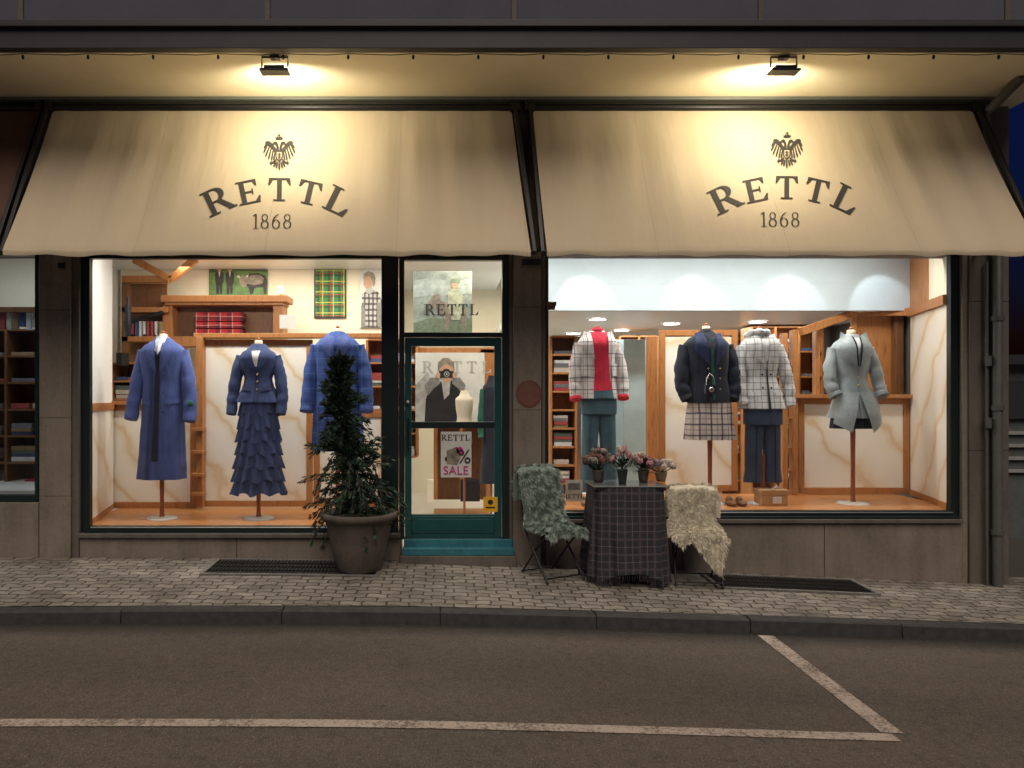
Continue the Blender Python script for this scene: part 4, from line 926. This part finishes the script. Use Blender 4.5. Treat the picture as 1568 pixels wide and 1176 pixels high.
# ================================================================== folding chairs with sheepskins
FUR1=mk('sheepskin_sage',(.16,.21,.18),.9,.35,14,0); FUR1b=mk('sheepskin_sage_light',(.38,.45,.40),.9,.25,14,0)
FUR2=mk('sheepskin_cream',(.60,.54,.42),.9,.15,14,0); FUR2b=mk('sheepskin_cream_light',(.80,.75,.62),.9,.12,14,0)
def chair(name,px,y,rot,fa,fb_,hb,hang,seed,zoff=0):
    random.seed(seed); E=empty(name); c=MB()
    fx=XX(px,y); cz=gz(fx,y); M_=Matrix.Translation((fx,y,cz))@Matrix.Rotation(rot,4,'Z'); T=lambda x,y_,z: M_@Vector((x,y_,z))
    for sx in (-1,1):
        x=.21*sx
        c.tube([T(x,-.22,0),T(x,.0,.25),T(x,.17,.47),T(x*.98,.26,hb-.05)],.011,METAL,8)
        c.tube([T(x*.88,.26,0),T(x*.88,.02,.27),T(x*.88,-.19,.46)],.010,METAL,8)
    for a,z in ((-.19,.04),(.24,.03)): c.tube([T(-.21 if a<0 else -.185,a,z),T(.21 if a<0 else .185,a,z)],.008,METAL,6)
    for z in (.62,.75,hb-.07): c.tube([T(-.205,.185+(z-.47)*.18,z),T(.205,.185+(z-.47)*.18,z)],.012,METAL,6)
    for yy in (-.19,-.11,-.03,.05,.13): c.obox(T(-.20,yy,.465),T(.20,yy,.465),.05,.014,METAL)
    c.build('frame',E)
    f_=MB(); path=[(.30,hb-.30),(.315,hb-.12),(.30,hb-.01),(.26,hb+.03),(.215,hb),(.175,hb-.15),(.15,.72),(.12,.58),(.08,.515),(-.02,.50),(-.12,.50),(-.20,.505),(-.245,.47),(-.265,.46-.03)]
    NP=40; NW=18; P=[]
    def pt(v,u):
        t=v*(len(path)-1); k=min(int(t),len(path)-2); w_=t-k
        yy=path[k][0]+(path[k+1][0]-path[k][0])*w_; zz=path[k][1]+(path[k+1][1]-path[k][1])*w_
        hwid=.235+.025*math.sin(v*9+seed)+.015*math.sin(v*23)
        if v>.93 and hang>.1:
            g_=(v-.93)/.07; yy-=.03*g_; zz-=hang*g_*max(0,min(1,(u*.5+.3)*1.6)); hwid*=1-.15*g_
        xo=u*hwid+.015*math.sin(v*6+seed)
        e=abs(u)**4*.05
        return (xo,yy+.02*noise.noise(Vector((u*3,v*9,seed))),zz-e*(1 if .5<v else .2)+.022*noise.noise(Vector((u*3,v*9,seed+5))))
    for i in range(NP+1): P.append([T(*pt(i/NP,-1+2*j/NW)) for j in range(NW+1)])
    f_.grid(P,fa)
    for _ in range(13000):
        v=R(); u_=U(-1.02,1.02); a=Vector(pt(v,u_)); b_=Vector(pt(min(1,v+.01),u_)); c_=Vector(pt(v,u_+.02)); 
        tv=(b_-a); tu=(c_-a)
        if tv.length<1e-5: tv=Vector((0,-.1,-1))
        nn=tu.cross(tv); 
        if nn.length<1e-9: continue
        nn.normalize()
        if v<.25 and nn.y<0: nn=-nn
        elif v>=.3 and (nn.z<0 and nn.y>0): nn=-nn
        cl=noise.noise(a*20)
        d_=(nn*.8+tv.normalized()*.5+tu.normalized()*(.4*u_+cl*1.1)+Vector((U(-.35,.35),U(-.35,.35),U(-.5,.2)))).normalized(); L=U(.02,.05)
        sd=d_.cross(Vector((U(-1,1),U(-1,1),U(-1,1)))).normalized()*.0024
        m_=a+d_*L*.6; e_=a+d_*L+Vector((0,0,-.012))
        f_.face([T(*(a-sd)),T(*(a+sd)),T(*(m_+sd)),T(*e_),T(*(m_-sd))],fb_ if cl>-.02 else fa)
    f_.build('sheepskin_throw',E)
chair('folding_chair',846,-.42,math.radians(28),FUR1,FUR1b,1.02,.03,3)
chair('folding_chair.001',1066,-.40,math.radians(-10),FUR2,FUR2b,.88,.26,8)
# ================================================================== table with plaid blanket
random.seed(21)
TPL=plaid('table_plaid',(.030,.027,.034),[('x',.14,.14,.1,(.08,.06,.08),.8),('z',.14,.14,.1,(.08,.06,.08),.8),('x',.14,.03,.55,(.20,.18,.21),.7),('z',.14,.03,.55,(.20,.18,.21),.7),('x',.14,.03,.75,(.012,.012,.012),.7)])
E=empty('side_table'); s=MB(); cx,cy=XX(956,-.42),-.42; cz=gz(cx,cy); ht=ZZ(742,-.42)-cz
P=[]
def sq(a,hx,hy,e): 
    c_,s_=math.cos(a),math.sin(a); return math.copysign(abs(c_)**e,c_)*hx, math.copysign(abs(s_)**e,s_)*hy
for i in range(27):
    v=i/26; row=[]
    for j in range(120):
        a=2*math.pi*j/120
        hx=.335+.055*v; hy=.25+.05*v; e=.35+.25*v
        x,y_=sq(a,hx,hy,e); m_=1+.06*v*math.sin(11*a+.6)+.035*v*math.sin(19*a+2)
        corner=abs(math.sin(2*a))**3
        z=ht-(ht-.10)*v - (0.055*corner+.02*math.sin(5*a))*v
        row.append((cx+x*m_,cy+y_*m_,cz+max(.03,z)))
    P.append(row)
s.grid(P,TPL,True,True); s.face(P[0],TPL); 
FR=MB()
for j in range(120):
    for h_ in range(3):
        a=Vector(P[-1][j]).lerp(Vector(P[-1][(j+1)%120]),h_/3); l=.075*U(.8,1.1)
        FR.tube([a+Vector((0,0,.01)),a+Vector((U(-.006,.006),-.004,-l*.5)),a+Vector((U(-.012,.012),U(-.01,.01),-l))],.0025,TPL,4,False)
s.build('plaid_blanket',E); FR.build('blanket_fringe',E)
s=MB(); s.box(cx-.33,cx+.33,cy-.245,cy+.245,cz+ht-.025,cz+ht-.003,METAL)
for a,b_ in ((-1,-1),(1,-1),(1,1),(-1,1)): s.tube([(cx+.28*a,cy+.2*b_,cz),(cx+.28*a,cy+.2*b_,cz+ht-.02)],.015,METAL)
s.box(cx-.345,cx+.345,cy-.255,cy+.255,cz+ht+.002,cz+ht+.014,mk('table_top_glass',(.16,.17,.17),.15,.1))
s.build('table_frame',E,.003)
PINK=mk('petal_pink',(.50,.25,.27),.7,.3,40,0); DUST=mk('petal_dusty',(.26,.12,.10),.8,.3,40,0); PALE=mk('petal_pale',(.60,.50,.42),.7,.2,40,0); MAUV=mk('petal_mauve',(.26,.24,.33),.7,.3,40,0)
def bloom(mb,c,r_,mat,n=70):
    for _ in range(n):
        v=Vector((random.gauss(0,1),random.gauss(0,1),random.gauss(0,1)+.2)).normalized(); p_=c+v*r_*U(.6,1)
        t_=v.cross(Vector((U(-1,1),U(-1,1),U(-1,1)))).normalized(); b_=v.cross(t_); q=r_*.28
        mb.face([p_-t_*q-b_*q*.3,p_-b_*q+v*q*.3,p_+t_*q+v*q*.5,p_+b_*q+v*q*.4],mat)
def flowers(name,px,y,zb,potr,poth,cols,spread,hgt,n,leaf=True,glassy=False,r0=.035,pc=(.10,.08,.07)):
    E=empty(name); s=MB(); x=XX(px,y); c=Vector((x,y,zb))
    PM=mk('flower_pot_'+str(px),(.04,.06,.05) if glassy else pc,.2 if glassy else .7,.2)
    s.lathe(c,[(.001,0),(potr*.7,0),(potr*.8,poth*.3),(potr,poth*.9),(potr*1.05,poth),(potr*.9,poth),(potr*.85,poth*.85),(.001,poth*.85)],PM,24); s.build('pot',E)
    s=MB()
    for k_ in range(n):
        a=U(0,6.28); r_=spread*math.sqrt(R()); h=poth+hgt*(1-.5*(r_/spread)**2)*U(.7,1.05); q=c+Vector((math.cos(a)*r_,math.sin(a)*r_,h))
        s.tube([c+Vector((0,0,poth*.8)),c.lerp(q,.6)+Vector((0,0,.02)),q],.003,LF[1],4,False); bloom(s,q,r0*U(.8,1.2),random.choice(cols))
    if leaf:
        for _ in range(160):
            a=U(0,6.28); d=Vector((math.cos(a),math.sin(a),U(-.2,1))).normalized(); q=c+Vector((0,0,poth))+d*U(.3,1)*spread; t_=d.cross(Vector((0,0,1))).normalized()*.012
            s.face([q,q+d*.03-t_,q+d*.07,q+d*.03+t_],random.choice(LF))
    s.build('blooms',E)
zt=cz+ht+.015
flowers('dried_flower_pot',916,-.34,zt,.06,.12,[DUST,DUST,PB],.125,.19,44,False,False,.032)
flowers('flower_vase',953,-.50,zt,.05,.14,[PINK,PALE,PINK],.14,.21,14,True,True,.03)
flowers('flower_pot',985,-.36,zt,.055,.12,[PALE,DUST,PINK],.10,.15,22,True,False,.03)
flowers('flower_pot.001',1012,-.25,zt,.06,.09,[MAUV,PALE,PALE],.125,.12,26,False,False,.032,(.3,.2,.12))
# ================================================================== surroundings on the right
s=MB(); NB=mk('neighbour_render',(.09,.105,.105),.9,.2); NB2=mk('railing_pale',(.3,.3,.29))
s.box(7.2,16,4.2,10,-.6,2.25,NB); s.box(7.1,16.2,4.0,10.2,2.25,2.4,FASCIA)
for zz in (.55,.75,.95,1.15): s.box(7.6,15,4.14,4.2,zz,zz+.05,NB2)
s.box(7.8,9.5,4.12,4.19,1.4,2.0,FASCIA); s.box(11,12.5,4.12,4.19,1.4,2.0,FASCIA)
s.build('neighbour_garage')
# ================================================================== sky, sun, camera
sc=bpy.context.scene; wd=bpy.data.worlds.new('World'); sc.world=wd; wd.use_nodes=True; nt=wd.node_tree
bg=nt.nodes['Background']; sky=nt.nodes.new('ShaderNodeTexSky'); sky.sky_type='NISHITA'; sky.sun_disc=False
sky.sun_elevation=math.radians(-1.0); sky.sun_rotation=math.radians(180); sky.ozone_density=6.0
nt.links.new(sky.outputs[0],bg.inputs[0]); bg.inputs[1].default_value=.13
light('SUN','street_glow_sun',(0,-10,12),2.0,(1,.87,.73),target=(0,-1,0),angle=math.radians(50))
cam=bpy.data.cameras.new('Camera'); co=bpy.data.objects.new('Camera',cam); sc.collection.objects.link(co)
cam.sensor_width=36; cam.lens=F*36/1568; cam.shift_x=(784-VX)/1568; cam.shift_y=(HY-588)/1568; cam.clip_end=2000
co.location=(0,-D,CZ); co.rotation_euler=(math.pi/2,0,0); sc.camera=co
sc.view_settings.view_transform='Standard'; sc.view_settings.look='None'; sc.view_settings.exposure=0
